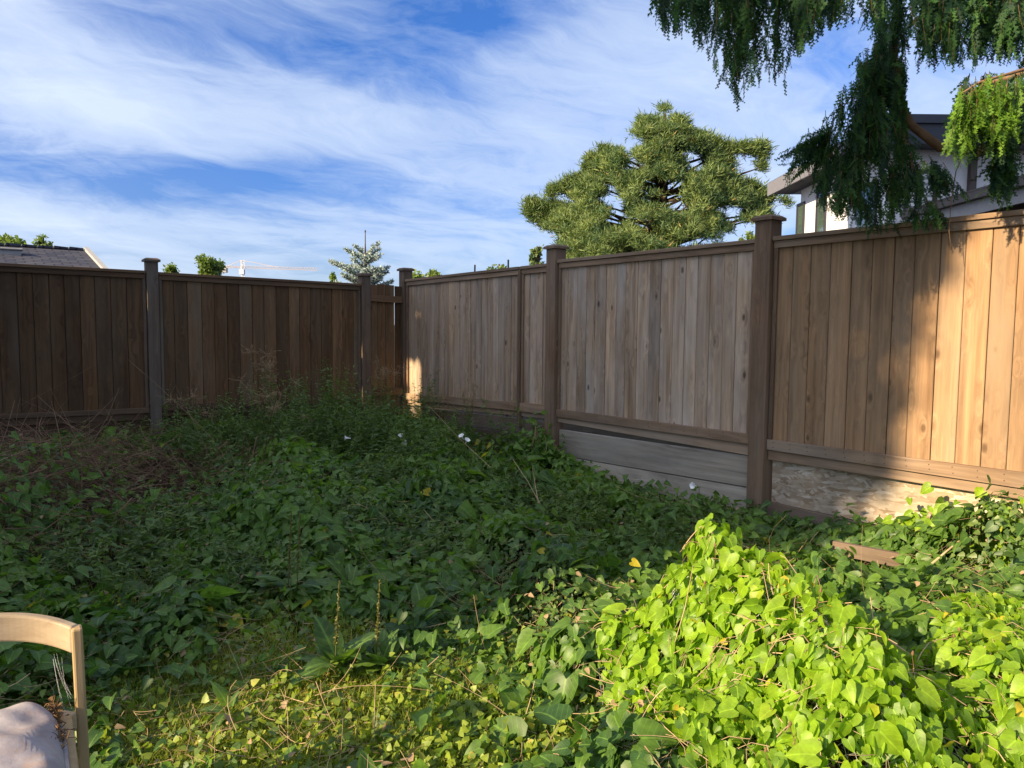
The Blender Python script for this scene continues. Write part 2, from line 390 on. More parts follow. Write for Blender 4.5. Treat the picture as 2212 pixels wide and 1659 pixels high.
def foliage_h(x, y):
    h = .10 + .065 * vnoise(x, y, 3, 2.2) + .045 * vnoise(x, y, 9, 5.5) + .10 * np.clip(vnoise(x, y, 14, 3.2) - .5, 0, 2)
    for cx, cy, rx, ry, a in BLOBS:
        h = h + a * np.exp(-(((x - cx) / rx) ** 2 + ((y - cy) / ry) ** 2))
    return np.maximum(h, .03)
BLOBS = [(-2.6, 8.7, 1.3, .9, .24), (-1.5, 8.9, 1.2, .9, .22), (-1.0, 8.0, .8, .6, .14), (-3.7, 7.7, .9, .6, .18),
         (-2.1, 6.6, 1.2, .8, .22), (-1.5, 5.0, .7, .5, .22), (-.5, 6.2, .9, .6, .12), (-.5, 6.8, .6, .5, .08),
         (-3.35, 5.0, .5, .9, .66), (-4.2, 6.3, .7, .7, .35), (.25, 7.6, .3, .3, .05),
         (2.35, 3.6, .5, .45, .25), (2.75, 4.15, .35, .35, .40), (1.75, 2.75, .45, .45, .06)]
MOUND = [(.76, 2.92, .29, .36, .40), (1.0, 2.90, .22, .28, .17), (1.0, 2.42, .36, .45, .34), (1.25, 2.15, .45, .45, .20), (1.80, 2.55, .36, .32, .18), (2.15, 3.1, .33, .3, .15)]
BLOBS_ALL = BLOBS + MOUND
def fh_all(x, y):
    h = foliage_h(x, y)
    m_ = 0
    for cx, cy, rx, ry, a in MOUND: m_ = m_ + a * np.exp(-(((x - cx) / rx) ** 2 + ((y - cy) / ry) ** 2))
    return h + m_ * (1 + .07 * vnoise(x, y, 77, 6.0) + .05 * vnoise(x, y, 78, 15.0))
def grad(fn, x, y, e=.03):
    return (fn(x + e, y) - fn(x - e, y)) / (2 * e), (fn(x, y + e) - fn(x, y - e)) / (2 * e)
def in_yard(x, y, m=.12):
    p = np.stack([x, y], -1)
    a = (p - P3) @ nR; b = (p - P1) @ nL
    return (a > m) & (b > m)

# ------------------------------------------------------------------ ground
gx = np.concatenate([[-2500, -600, -120, -40, -18], np.linspace(-12, 12, 97), [18, 40, 120, 600, 2500]])
gy = np.concatenate([[-2500, -600, -120, -40], np.linspace(-12, 14, 105), [20, 40, 120, 600, 2500]])
XX, YY = np.meshgrid(gx, gy)
ZZ = np.where((np.abs(XX) < 13) & (YY > -13) & (YY < 15), .02 * vnoise(XX, YY, 4, 1.5) - .02, -.03)
idx = np.arange(XX.size).reshape(XX.shape)
q = np.stack([idx[:-1, :-1], idx[:-1, 1:], idx[1:, 1:], idx[1:, :-1]], -1).reshape(-1, 4)
gme = np_mesh('ground', np.stack([XX, YY, ZZ], -1).reshape(-1, 3), [q], smooth=True)
tag(link('ground', gme, M['soil']), kind='structure')

k = MB(); a_, b_ = P1 - nR * 3.0 - dR * 3.2, P1 - nR * 3.0 + dR * 2.6
k.add([(*a_, .012), (*b_, .012), (*(b_ - nR * 9), .012), (*(a_ - nR * 9), .012)], [(0, 1, 2, 3)])
M['pale_sheet'] = plain('pale_ground_sheet', (.5, .49, .46), .9, .1, .1, 3)
tag(k.build('added_ground_sheet', M['pale_sheet']), kind='structure')  # pale sheet added so the gap under the fence shows a bright sunlit line

# ------------------------------------------------------------------ fences
def post(parent, c, d, n, w, z0, z1, mat, cap_o=.022, capmat=None):
    b = MB(); t = rnd_t(); A = c - d * w / 2; B = c + d * w / 2
    b.wallbox(A, B, n, -w / 2, w / 2, z0, z0, z1 - .035, z1 - .035, t)
    o = b.build('post', mat, parent, bevel=.006)
    k = MB(); A = c - d * (w / 2 + cap_o); B = c + d * (w / 2 + cap_o); h = w / 2 + cap_o
    k.wallbox(A, B, n, -h, h, z1 - .035, z1 - .035, z1 - .012, z1 - .012, t)
    A2 = c - d * (w / 2 - .005); B2 = c + d * (w / 2 - .005); h2 = w / 2 - .005
    a0, b0, b1, a1 = A + n * h, B + n * h, B - n * h, A - n * h
    c0, e0, e1, c1 = A2 + n * h2, B2 + n * h2, B2 - n * h2, A2 - n * h2
    zz = z1 - .0118
    k.hexa([(*a0, zz), (*b0, zz), (*b1, zz), (*a1, zz), (*c0, z1 + .006), (*e0, z1 + .006), (*e1, z1 + .006), (*c1, z1 + .006)], t)
    k.build('post_cap', capmat or mat, o)
    return o
def panel(parent, A, B, n, top, rt, rb, lo, mats, bw=.142, slit=None, seed=0, tone=(0, 1), hi_frame=True):
    """fence panel between plan points A,B; top/rt/rb/lo = (z at A, z at B) of cap top, board bottom, rail bottom, kick board bottom"""
    r = np.random.RandomState(seed + 40); A = np.array(A); B = np.array(B); d = (B - A); Ln = np.linalg.norm(d); d = d / Ln
    def zi(p, s): return p[0] + (p[1] - p[0]) * s / Ln
    mb = MB(); s = 0
    while s < Ln - .01:
        w = bw * (.9 + .2 * r.rand()); e = min(s + w, Ln)
        if Ln - e < .05: e = Ln
        g = .0028 if not (slit and s < slit < e) else .010
        off = (r.rand() - .5) * .006
        t = (tone[0] + (tone[1] - tone[0]) * r.rand(), r.rand(), r.rand(), 1)
        s0, s1 = s + .0015, e - g
        a, b = A + d * s0, A + d * s1
        tp = (zi(top, s0) - .05, zi(top, s1) - .05); bt = (zi(rt, s0) - .03, zi(rt, s1) - .03)
        # board with chamfered edges
        c = .004; d0, d1 = -.012 + off, .010 + off
        pa = [A + d * s0 + n * d0, A + d * s0 + n * (d1 - c), A + d * (s0 + c) + n * d1, A + d * (s1 - c) + n * d1, A + d * s1 + n * (d1 - c), A + d * s1 + n * d0]
        ss = [s0, s0, s0 + c, s1 - c, s1, s1]
        vs = [(*p, zi(rt, q_) - .03) for p, q_ in zip(pa, ss)] + [(*p, zi(top, q_) - .05) for p, q_ in zip(pa, ss)]
        fs = [(i, (i + 1) % 6, 6 + (i + 1) % 6, 6 + i) for i in range(6)] + [(5, 4, 3, 2, 1, 0), (6, 7, 8, 9, 10, 11)]
        mb.add(vs, fs, t)
        if not (slit and s < slit < e):      # tongue behind the joint
            mb.wallbox(A + d * (e - .02), A + d * min(e + .02, Ln), n, -.020, -.0165, zi(rt, e), zi(rt, e), zi(top, e) - .06, zi(top, e) - .06, t)
        s = e
    o = mb.build('panel', mats[0], parent)
    k = MB(); t = rnd_t()
    k.wallbox(A, B, n, -.05, .055, top[0] - .032, top[1] - .032, top[0], top[1], t)                  # cap
    o2 = k.build('top_rail', mats[1], o, bevel=.003)
    k = MB(); k.wallbox(A + d * .003, B - d * .003, n, .0135, .036, top[0] - .088, top[1] - .088, top[0] - .0335, top[1] - .0335, rnd_t())
    k.build('trim', mats[1], o, bevel=.003)
    for (sa, sb) in ((.004, .036), (Ln - .036, Ln - .004)):
        k = MB(); k.wallbox(A + d * sa, A + d * sb, n, .0138, .034, zi(rt, sa) + .002, zi(rt, sb) + .002, zi(top, sa) - .09, zi(top, sb) - .09, rnd_t())
        k.build('trim', mats[2], o, bevel=.003)
    k = MB(); k.wallbox(A + d * .002, B - d * .002, n, .0135, .045, rb[0], rb[1], rt[0], rt[1], rnd_t())
    k.build('bottom_rail', mats[1], o, bevel=.004)
    k = MB(); sn = .06
    while sn < Ln - .03:
        for fz in (.3, .7):
            zz = zi(rb, sn) + (zi(rt, sn) - zi(rb, sn)) * (fz + .1 * r.rand()); c0 = A + d * (sn + .012 * r.rand()); k.bar((*(c0 + n * .0452), zz), (*(c0 + n * .0462), zz), .0042, 6)
        sn += bw
    k.build('nail_heads', M['rust'], o)['kind'] = 'stuff'
    k = MB(); k.wallbox(A + d * .002, B - d * .002, n, -.010, .020, lo[0], lo[1], rb[0] - .003, rb[1] - .003, rnd_t())
    k.build('kick_board', mats[1], o, bevel=.004)
    return o
def zs(uA, YA, uB, YB, rowsA, rowsB):
    return [(Z(uA, a, YA), Z(uB, b, YB)) for a, b in zip(rowsA, rowsB)]
def extrap(pr, lenAB, lenNew):   # extend z pair measured over lenAB to lenNew (from A)
    return (pr[0], pr[0] + (pr[1] - pr[0]) * lenNew / lenAB)

FR = empty('wooden_fence', (*P3, 0)); tag(FR, 'tall weathered cedar board fence on the right, silvery boards turning tan toward the sunlit end', 'fence')
FL = empty('wooden_fence', (*PL, 0)); tag(FL, 'dark brown stained board fence across the back left, in deep shade', 'fence')
W = .135
# right fence posts (the first is the corner post)
post(FR, P1, dR, nR, .14, -.05, Z(877, 580, P1[1]), M['right_post'])
post(FR, PP2, dR, nR, .15, -.05, Z(1198, 531, PP2[1]), M['right_post'])
post(FR, P3, dR, nR, .145, -.05, Z(1650, 468, P3[1]), M['right_post'])
post(FR, P4, dR, nR, .145, -.05, 2.3, M['right_post'])
# panel: corner to middle post, with a narrow filler panel
aA = P1 + dR * .075; aB = PP2 - dR * .08; fill = on_right(1127)
lenAB = np.linalg.norm(aB - aA); lenF = np.linalg.norm(fill - aA)
z4 = zs(893, aA[1], 1176, aB[1], (604, 849, 863, 875), (569, 874, 894, 904))
zF = [extrap(p, lenAB, lenF) for p in z4]; matsR = (M['right_board'], M['right_rail'], M['right_post'])
panel(FR, aA, fill - dR * .02, nR, *zF, matsR, bw=.125, seed=1, tone=(0, .9))
panel(FR, fill + dR * .02, aB, nR, *[(f[1], p[1]) for f, p in zip(zF, z4)], matsR, bw=.13, seed=2, slit=.36, tone=(0, .9))
b = MB(); b.wallbox(fill - dR * .02, fill + dR * .02, nR, -.02, .05, zF[3][1] - .12, zF[3][1] - .12, zF[0][1] - .034, zF[0][1] - .034, rnd_t()); b.build('mullion', M['right_post'], FR, bevel=.003)
aA = PP2 + dR * .08; aB = P3 - dR * .078
panel(FR, aA, aB, nR, *zs(1219, aA[1], 1630, aB[1], (562, 883, 900, 911), (517, 937, 959, 984)), matsR, bw=.14, seed=3, tone=(.1, 1))
aA = P3 + dR * .078; pe = on_right(2212); full = np.linalg.norm(P4 - dR * .078 - aA); part = np.linalg.norm(pe - aA)
z4 = zs(1672, aA[1], 2212, pe[1], (512, 948, 970, 992), (452, 1017, 1051, 1076))
panel(FR, aA, P4 - dR * .078, nR, *[extrap(p, part, full) for p in z4], (M['tan_board'], M['right_rail'], M['right_post']), bw=.146, seed=4, tone=(.25, .9))
# left fence
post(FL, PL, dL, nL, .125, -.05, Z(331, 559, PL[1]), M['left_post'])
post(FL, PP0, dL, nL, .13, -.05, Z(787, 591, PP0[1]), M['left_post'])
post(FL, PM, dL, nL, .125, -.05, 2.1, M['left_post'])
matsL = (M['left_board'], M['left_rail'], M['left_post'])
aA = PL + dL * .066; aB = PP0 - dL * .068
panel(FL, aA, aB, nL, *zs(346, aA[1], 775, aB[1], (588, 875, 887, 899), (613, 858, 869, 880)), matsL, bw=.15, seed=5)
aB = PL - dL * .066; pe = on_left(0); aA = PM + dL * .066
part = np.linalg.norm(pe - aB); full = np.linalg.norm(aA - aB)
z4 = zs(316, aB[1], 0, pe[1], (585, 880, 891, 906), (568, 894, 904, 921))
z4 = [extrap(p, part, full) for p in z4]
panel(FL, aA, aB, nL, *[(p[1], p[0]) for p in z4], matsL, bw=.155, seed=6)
# short makeshift section in the corner: bare boards with ragged tops and two cross rails
aA = PP0 + dL * .068; aB = P1 - dL * .075; Ln = np.linalg.norm(aB - aA)
mb = MB(); cuts = [0, .25, .5, .8, 1.0]; tops = [614, 613, 615, 618]
for i in range(4):
    a = aA + dL * (Ln * cuts[i] + .002); bb = aA + dL * (Ln * cuts[i + 1] - (.014 if i == 2 else .005 if i == 1 else .002))
    zt = Z(798 + 70 * cuts[i], tops[i], a[1])
    mb.wallbox(a, bb, nL, -.01, .01, Z(835, 856, 10.5), Z(835, 856, 10.5), zt, zt - .004, (R.rand(), R.rand(), R.rand(), 1))
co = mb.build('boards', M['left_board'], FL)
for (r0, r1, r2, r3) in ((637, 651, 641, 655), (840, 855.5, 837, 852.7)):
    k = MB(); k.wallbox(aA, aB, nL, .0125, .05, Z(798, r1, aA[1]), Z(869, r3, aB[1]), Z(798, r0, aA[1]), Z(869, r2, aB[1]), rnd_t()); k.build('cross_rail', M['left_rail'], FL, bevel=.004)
# mending boards at the foot of the fences
def plank_thing(name, label, A, B, n, off, th, zt, zb, mat, cat='plank', group=None):
    k = MB(); nseg = 6
    k.wallbox(A, B, n, off, off + th, zb[0], zb[1], zt[0], zt[1], rnd_t())
    o = k.build(name, mat, None, bevel=.004); tag(o, label, cat, group); return o
a = PP2 + dR * .09; b_ = P3 - dR * .085
plank_thing('plank', 'wide pale grey plank on edge under the middle panel of the right fence', a, b_, nR, -.035, .038, (Z(1220, 928, a[1]), Z(1614, 987, b_[1])), (Z(1220, 983, a[1]), Z(1614, 1053, b_[1])), M['plank'])
plank_thing('plank', 'lower greyish plank half buried in leaves beneath the wide pale grey plank', a, b_, nR, -.03, .036, (Z(1220, 985, a[1]), Z(1614, 1056, b_[1])), (-.02, -.02), M['plank'])
a = P1 + dR * .1; b_ = PP2 - dR * .085
plank_thing('plank', 'brown plank on edge right under the far panel next to the corner', a, b_, nR, -.035, .036, (Z(893, 878, a[1]), Z(1173, 911, b_[1])), (Z(893, 905, a[1]), Z(1173, 941, b_[1])), M['brown_plank'])
plank_thing('plank', 'second brown plank down below the far panel, its foot lost in green weeds', a, b_, nR, -.03, .034, (Z(893, 907, a[1]), Z(1173, 943.5, b_[1])), (-.02, -.02), M['brown_plank'])
a = P3 + dR * .085; b_ = P4 - dR * .08

pe = on_right(2212); kk = np.linalg.norm(b_ - a) / np.linalg.norm(pe - a)
zt = (Z(1672, 994, a[1]), Z(1672, 994, a[1]) + (Z(2212, 1078, pe[1]) - Z(1672, 994, a[1])) * kk)
plank_thing('strand_board', 'rough strand board sheet patching the gap under the tan end of the right fence', a, b_, nR, -.05, .014, zt, (zt[0] - .34, zt[1] - .36), M['osb'], 'board')
plank_thing('plank', 'dark brown plank low under the strand board beside the brown post', a, a + dR * .95, nR, -.02, .035, (zt[0] - .33, zt[0] - .34), (-.02, -.02), M['brown_plank'])
a = PM + dL * .05; b_ = PP0 - dL * .07
plank_thing('plank', 'dark plank along the foot of the dark brown left fence above the brush', a, b_, nL, -.03, .018, (Z(316, 908, PL[1]) + .10, Z(775, 882, PP0[1]) + .05), (.1, .1), M['left_rail'])
plank_thing('plank', 'short dark plank under the ragged corner boards behind the weeds', PP0 + dL * .07, P1 - dL * .08, nL, -.03, .036, (Z(798, 858, 10.3), Z(869, 855.5, 10.6)), (-.02, -.02), M['brown_plank'])
# plank lying on the ground at the right
A_ = G(1800, 1196, .06); B_ = G(2140, 1266, .09)
k = MB(); dv = (B_ - A_) / np.linalg.norm(B_ - A_); nv = np.cross(dv, (0, 0, 1)); upv = np.array([0, 0, 1.])
for (s0, s1, w0) in ((0, 1, .07),):
    a0, b0 = A_, B_ + dv * .5
    k.hexa([a0 - nv * .02, b0 - nv * .02, b0 + nv * .02, a0 + nv * .02, a0 - nv * .02 + upv * .085, b0 - nv * .02 + upv * .085, b0 + nv * .02 + upv * .085, a0 + nv * .02 + upv * .085])
tag(k.build('plank', M['brown_plank'], None, bevel=.004), 'old tan plank on edge on the ground, showing through sunlit vines at right', 'plank')

# rods beyond the far panel
for u, v, lean, lab in ((1026, 572, -.02, 'thin leaning metal rod above the far fence panel, nearer the corner'), (1098, 561, .0, 'thin upright metal rod above the fence left of the thick middle post')):
    pt = P(u, v, 10.4 if u < 1050 else 9.7); k = MB(); k.bar((pt[0] + lean * 2, pt[1], -.03), pt, .011, 6)
    tag(k.build('metal_rod', M['rust']), lab, 'rod', 'metal rods behind the fence')

# ------------------------------------------------------------------ house on the right
H = empty('white_house', (5.5, 11.5, 0)); tag(H, 'modern white stucco house with dark flat fascia behind the right fence', 'house')
XA = 5.55; YF = 11.5; YB = 14.9; EZ = Z(1715, 413, 14.9)
k = MB(); k.box((XA, YF, -.03), (13, YB, EZ + .02)); k.build('wall', M['white_wall'], H)
ov = .45
k = MB()
k.hexa([(XA - ov, YF - .42, EZ + .025), (13.4, YF - .42, EZ + .025), (13.4, YB + .5, EZ + .025), (XA - ov, YB + .5, EZ + .025),
        (XA - ov, YF - .42, EZ + .045), (13.4, YF - .42, EZ + .045), (13.4, YB + .5, EZ + .045), (XA - ov, YB + .5, EZ + .045)])
so = k.build('soffit', M['soffit'], H)
k = MB(); y = YF - .3
while y < YB + .45:
    k.box((XA - ov + .05, y, EZ + .012), (XA - .01, y + .006, EZ + .0245)); y += .075
k.build('groove', M['grey_fascia'], so)
k = MB(); k.box((XA - ov - .03, YF - .45, EZ - .01), (XA - ov, YB + .53, EZ + .24)); k.build('fascia', M['grey_fascia'], H)
k = MB(); k.box((XA - ov + .002, YF - .455, EZ + .0), (13.4, YF - .423, EZ + .34)); k.box((XA - ov - .01, YF - .50, EZ + .28), (13.4, YF - .458, EZ + .40)); k.build('front_fascia', M['fascia'], H)
k = MB(); k.hexa([(XA - ov - .03, YF - .45, EZ + .245), (13.4, YF - .45, EZ + .345), (13.4, YB + .5, EZ + .345), (XA - ov - .03, YB + .5, EZ + .245),
                  (XA + .7, YF + .1, EZ + .52), (13.2, YF + .1, EZ + .52), (13.2, YB, EZ + .52), (XA + .7, YB, EZ + .52)]); k.build('roof', M['shingle'], H)
def window_x(parent, y0, y1, z0, z1):      # window in the left-facing wall
    fr = MB(); x = XA - .03
    for (a, b, c, d) in ((y0, y1, z1 - .05, z1), (y0, y1, z0, z0 + .05), (y0, y0 + .05, z0 + .0505, z1 - .0505), (y1 - .05, y1, z0 + .0505, z1 - .0505)):
        fr.box((x, a, c), (XA + .02, b, d))
    o = fr.build('window', M['dark_frame'], parent)
    p = MB(); p.box((XA - .012, y0 + .04, z0 + .04), (XA - .004, y1 - .04, z1 - .04)); p.build('pane', M['glass'], o)
def yw(u): return XA / ((u - CX) / F)
window_x(H, yw(1727), yw(1711), 2.0, Z(1720, 438, yw(1719)))
window_x(H, yw(1773), yw(1752), 2.0, Z(1760, 396, yw(1762)))
window_x(H, yw(1880), yw(1832), 2.0, Z(1850, 400, yw(1850)))
# front window with blinds
x0, x1 = (1935 - CX) / F * YF, (2004 - CX) / F * YF; zt_, zb_ = Z(1970, 366, YF), Z(1970, 470, YF)
fr = MB()
for (a, b, c, d) in ((x0, x1, zt_ - .06, zt_), (x0, x1, zb_, zb_ + .06), (x0, x0 + .06, zb_ + .0605, zt_ - .0605), (x1 - .06, x1, zb_ + .0605, zt_ - .0605)):
    fr.box((a, YF - .04, c), (b, YF + .02, d))
wo = fr.build('window', M['dark_frame'], H)
p = MB(); p.box((x0 + .05, YF - .010, zb_ + .05), (x1 - .05, YF - .004, zt_ - .05)); p.build('pane', M['glass'], wo)
p = MB(); z_ = zb_ + .08
while z_ < zt_ - .1: p.box((x0 + .07, YF - .022, z_), (x1 - .07, YF - .014, z_ + .045)); z_ += .085
p.build('blind', M['white_trim'], wo)
xd = (2082 - CX) / F * (YF - .1); k = MB(); k.box((xd - .045, YF - .10, -.03), (xd + .045, YF - .01, EZ - .02)); k.box((xd - .06, YF - .12, Z(2082, 335, YF)), (xd + .06, YF - .002, Z(2082, 318, YF))); k.build('downspout', M['gutter'], H)
# lower lean-to in front of it
AX = 5.02; zg = Z(1955, 462, AX / ((1955 - CX) / F))
y_far = AX / ((1950 - CX) / F); y_near = 5.6
k = MB(); k.box((AX + .25, y_near, -.03), (8.2, y_far - .1, zg - .06)); k.build('lean_to_wall', M['gutter'], H)
k = MB(); k.hexa([(AX, y_near, zg - .05), (8.3, y_near, zg + .5), (8.3, y_far, zg + .5), (AX, y_far, zg - .05), (AX, y_near, zg + .02), (8.3, y_near, zg + .57), (8.3, y_far, zg + .57), (AX, y_far, zg + .02)]); k.build('lean_to_roof', M['fascia'], H)
k = MB(); k.box((AX - .10, y_near, zg - .05), (AX - .003, y_far + .02, zg + .03)); k.box((AX - .105, y_near, zg + .032), (AX - .003, y_far + .02, zg + .05)); k.build('gutter', M['gutter'], H)
k = MB(); k.box((AX - .03, y_near, zg - .20), (AX - .004, y_far, zg - .053)); k.build('lean_to_fascia', M['concrete'], H)
k = MB(); k.tube([(AX - .05, y_far + .06, zg - .05), (AX - .05, y_far + .06, zg - .14), (AX - .35, y_far + .25, zg - .24), (AX - .6, y_far + .3, zg - .12), (AX - .62, y_far + .3, zg + .3)], .05, 8); k.build('white_downpipe', M['white_trim'], H)

# ------------------------------------------------------------------ house on the left
HL = empty('low_house', (-11, 15, 0)); tag(HL, 'low house with a dark blue grey shingle roof rising behind the left fence', 'house')
RE = np.array([-9.8, 17.5]); zr = Z(190, 540, 17.5); dn = np.array([.596, -.803])
E0 = RE + dn * 4.2; W0 = RE - dL * 12; WE = W0 + dn * 4.2; ze = zr - 1.0
k = MB(); th = .12
k.hexa([(*E0, ze - th), (*RE, zr - th), (*W0, zr - th), (*WE, ze - th), (*E0, ze), (*RE, zr), (*W0, zr), (*WE, ze)]); rf = k.build('roof', M['shingle'], HL)
RB = RE - dn * 4.2; WB = W0 - dn * 4.2
k = MB(); k.hexa([(*RB, ze - th), (*WB, ze - th), (*(W0 - dn * .01), zr - th), (*(RE - dn * .01), zr - th), (*RB, ze), (*WB, ze), (*(W0 - dn * .01), zr), (*(RE - dn * .01), zr)]); k.build('roof', M['shingle'], HL)
k = MB()   # rake trim
o1 = dL * .004; o2 = dL * .10
for (S, T, zs_, zt2) in ((E0, RE, ze, zr),):
    k.hexa([(*(S + o1), zs_ - .2), (*(S + o2), zs_ - .2), (*(T + o2), zt2 - .2), (*(T + o1), zt2 - .2), (*(S + o1), zs_ + .05), (*(S + o2), zs_ + .05), (*(T + o2), zt2 + .07), (*(T + o1), zt2 + .07)])
k.build('rake_board', M['concrete'], HL)
k = MB(); r_ = np.random.RandomState(3)
for i in range(40):      # ridge caps
    c0 = RE - dL * (i * .3 + .02); c1 = RE - dL * (i * .3 + .29)
    k.wallbox(c1, c0, dn, -.14, .14, zr - .01, zr - .01, zr + .035 + .02 * r_.rand(), zr + .03)
k.build('ridge_cap', M['shingle'], HL)
k = MB(); k.wallbox(W0 + dn * 3.6 + dL * .5, E0 - dn * .6 - dL * .5, dn, -7, 0, -.03, -.03, ze - .05, ze - .05); k.build('wall', M['white_wall'], HL)
vp = P(48, 545, 15.6)
vp = np.array([-10.35, 15.75]); zz_ = zr - 1.0 * (np.dot(vp - RE, dn)) / 4.2
k = MB(); k.wallbox(vp - dL * .2, vp + dL * .2, dn, -.12, .12, zz_ - .08, zz_ - .08, zz_ + .07, zz_ + .07); k.wallbox(vp - dL * .24, vp + dL * .24, dn, -.16, .16, zz_ + .072, zz_ + .072, zz_ + .115, zz_ + .115)
k.build('roof_vent', M['concrete'], HL, bevel=.02)

# unseen house added left of frame to throw the long shadow
def pq(p, q): return np.array([SUN_D[0] * p - SUN_D[1] * q, SUN_D[1] * p + SUN_D[0] * q])
q0, q1 = 2.95, 9.02
HB = empty('added_shade_house', (*pq(-6, 6), 0)); tag(HB, 'unseen tall grey house added left of the yard to shade it', 'house')
dp = SUN_D; dq = np.array([-SUN_D[1], SUN_D[0]]); HT = 8.6
k = MB(); k.wallbox(pq(-10, q0), pq(-3.2, q0), dq, 0, q1 - q0, -.03, -.03, HT, HT); k.build('wall', M['white_wall'], HB)
k = MB(); a0, a1, a2, a3 = pq(-10.3, q0), pq(-3.0, q0), pq(-3.0, q1), pq(-10.3, q1)
rr0, rr1 = pq(-6.6, q0 + .2), pq(-6.6, q1 - .2)
k.add([(*a0, HT + .01), (*a1, HT + .01), (*a2, HT + .01), (*a3, HT + .01), (*rr0, HT + 1.6), (*rr1, HT + 1.6)], [(0, 1, 4), (1, 2, 5, 4), (2, 3, 5), (3, 0, 4, 5), (3, 2, 1, 0)]); k.build('roof', M['shingle'], HB)

# ------------------------------------------------------------------ leaf templates
hx = [(0, .12), (.17, -.06), (.35, -.02), (.43, .18), (.34, .48), (.17, .78), (0, 1.0)]
tv = [(0, .12, 0), (0, .42, 0), (0, .72, 0), (0, 1.0, 0)]
right = [(.17, -.06, 0), (.36, -.02, 0), (.43, .20, 0), (.34, .50, 0), (.17, .79, 0)]
left = [(-x, y, z) for x, y, z in right]
HEART_V = np.array(tv + right + left)
HEART_F = [np.array([(0, 4, 5, 6), (1, 6, 7, 2), (0, 11, 10, 9), (1, 2, 12, 11)]),
           np.array([(0, 6, 1), (2, 7, 8), (2, 8, 3), (0, 1, 11), (2, 13, 12), (2, 3, 13)])]
HEART_V[:, 1] -= .1
LOW_V = np.array([(0, 0, 0), (.36, .12, .05), (.22, .62, .04), (0, 1, -.05), (-.22, .62, .04), (-.36, .12, .05), (0, .55, 0)])
LOW_F = [np.array([(0, 1, 2, 6), (0, 6, 4, 5)]), np.array([(6, 2, 3), (6, 3, 4)])]
NAR_V = np.array([(0, 0, 0), (.11, .35, .02), (0, 1, -.05), (-.11, .35, .02)]); NAR_F = [np.array([(0, 1, 2), (0, 2, 3)])]

def leaf_orient(x, y, fn, tilt, rs, hang=1.0):
    gx_, gy_ = grad(fn, x, y)
    n = np.stack([-gx_, -gy_, np.ones_like(x)], 1); n /= np.linalg.norm(n, axis=1, keepdims=True)
    n = n + rs.normal(0, tilt, n.shape) + [-.26, -.2, 0]; n[:, 2] = np.abs(n[:, 2]) + .05
    a = rs.rand(len(x)) * 6.283
    dirv = np.stack([np.cos(a) - hang * gx_ * 2, np.sin(a) - hang * gy_ * 2, -.25 * np.ones_like(x)], 1)
    return basis(n, dirv)
def sample_frustum(n, y0, y1, rs, pw=1.0, pad=.12):
    """ground points, density falling with distance"""
    t = rs.rand(n); Y = (y0 ** pw + (y1 ** pw - y0 ** pw) * t) ** (1 / pw)
    k = (rs.rand(n) - .5) * 2 * (.6745 + pad)
    return Y * k, Y
# ------------------------------------------------------------------ bindweed ground cover
rs = np.random.RandomState(11)
def brush_w(x, y):   # where dead brush takes over
    w = np.exp(-(((x + 3.4) / .7) ** 2 + ((y - 5.0) / 1.3) ** 2)) + np.exp(-(((x + 3.9) / 1.0) ** 2 + ((y - 6.3) / .8) ** 2)) + .7 * np.exp(-(((x + 2.9) / .7) ** 2 + ((y - 6.3) / .7) ** 2))
    return np.clip(w, 0, 1)
def grass_w(x, y):
    return np.clip(np.exp(-(((x + 1.0) / .75) ** 2 + ((y - 2.75) / .75) ** 2)) * 1.25, 0, 1)
def lawn_w(x, y):
    return np.clip(1.2 * np.exp(-(((x + .45) / .75) ** 2 + ((y - 2.62 - .12 * x) / .42) ** 2)), 0, 1)
parts = []
x, y = sample_frustum(125000, 1.7, 10.4, rs, 1.15)
ok = in_yard(x, y, .1); w = brush_w(x, y); g_ = grass_w(x, y)
ok &= rs.rand(len(x)) > .93 * w; ok &= rs.rand(len(x)) > .86 * g_; ok &= rs.rand(len(x)) > .72 * lawn_w(x, y)
dens = .10 + .90 * np.clip(.55 + 1.1 * vnoise(x, y, 21, 4.6), 0, 1); ok &= rs.rand(len(x)) < dens
md = fh_all(x, y) - foliage_h(x, y); ok &= md < .14
x, y = x[ok], y[ok]
h = foliage_h(x, y); dep = np.abs(rs.normal(0, .065, len(x))) + .0
z = np.maximum(h - dep * (1 + h * 1.5), .012 + .03 * rs.rand(len(x)))
size = (.045 + .05 * rs.rand(len(x)) ** 1.5) * (1 + .25 * (rs.rand(len(x)) > .93)) * (1 - .35 * grass_w(x, y))
up_ = rs.rand(len(x)) < .16; z = z + up_ * (.02 + .10 * rs.rand(len(x)) ** 2); big_ = rs.rand(len(x)) < .018; size = np.where(big_, .12 + .05 * rs.rand(len(x)), size)
B = leaf_orient(x, y, foliage_h, .46, rs)
rndv = np.clip(.10 + .62 * rs.rand(len(x)) + .22 * vnoise(x, y, 61, 2.6), 0, .95); rndv[rs.rand(len(x)) < .005] = 1.0
bend = np.stack([.15 + .35 * rs.rand(len(x)), -.1 - .35 * rs.rand(len(x)), .3 * rs.normal(size=len(x))], 1)
near = y < 5.2
pos = np.stack([x, y, z], 1)
parts.append(inst(HEART_V, HEART_F, pos[near], B[near], size[near], rndv[near], bend[near]))
parts.append(inst(LOW_V, LOW_F, pos[~near], B[~near], size[~near] * 1.1, rndv[~near], bend[~near]))
v_, f_, t_ = merge(parts)
tag(link('bindweed_cover', np_mesh('bindweed_cover', v_, f_, t_), M['bindweed']), 'dense green bindweed leaves carpeting the whole yard floor', 'ground cover', kind='stuff')

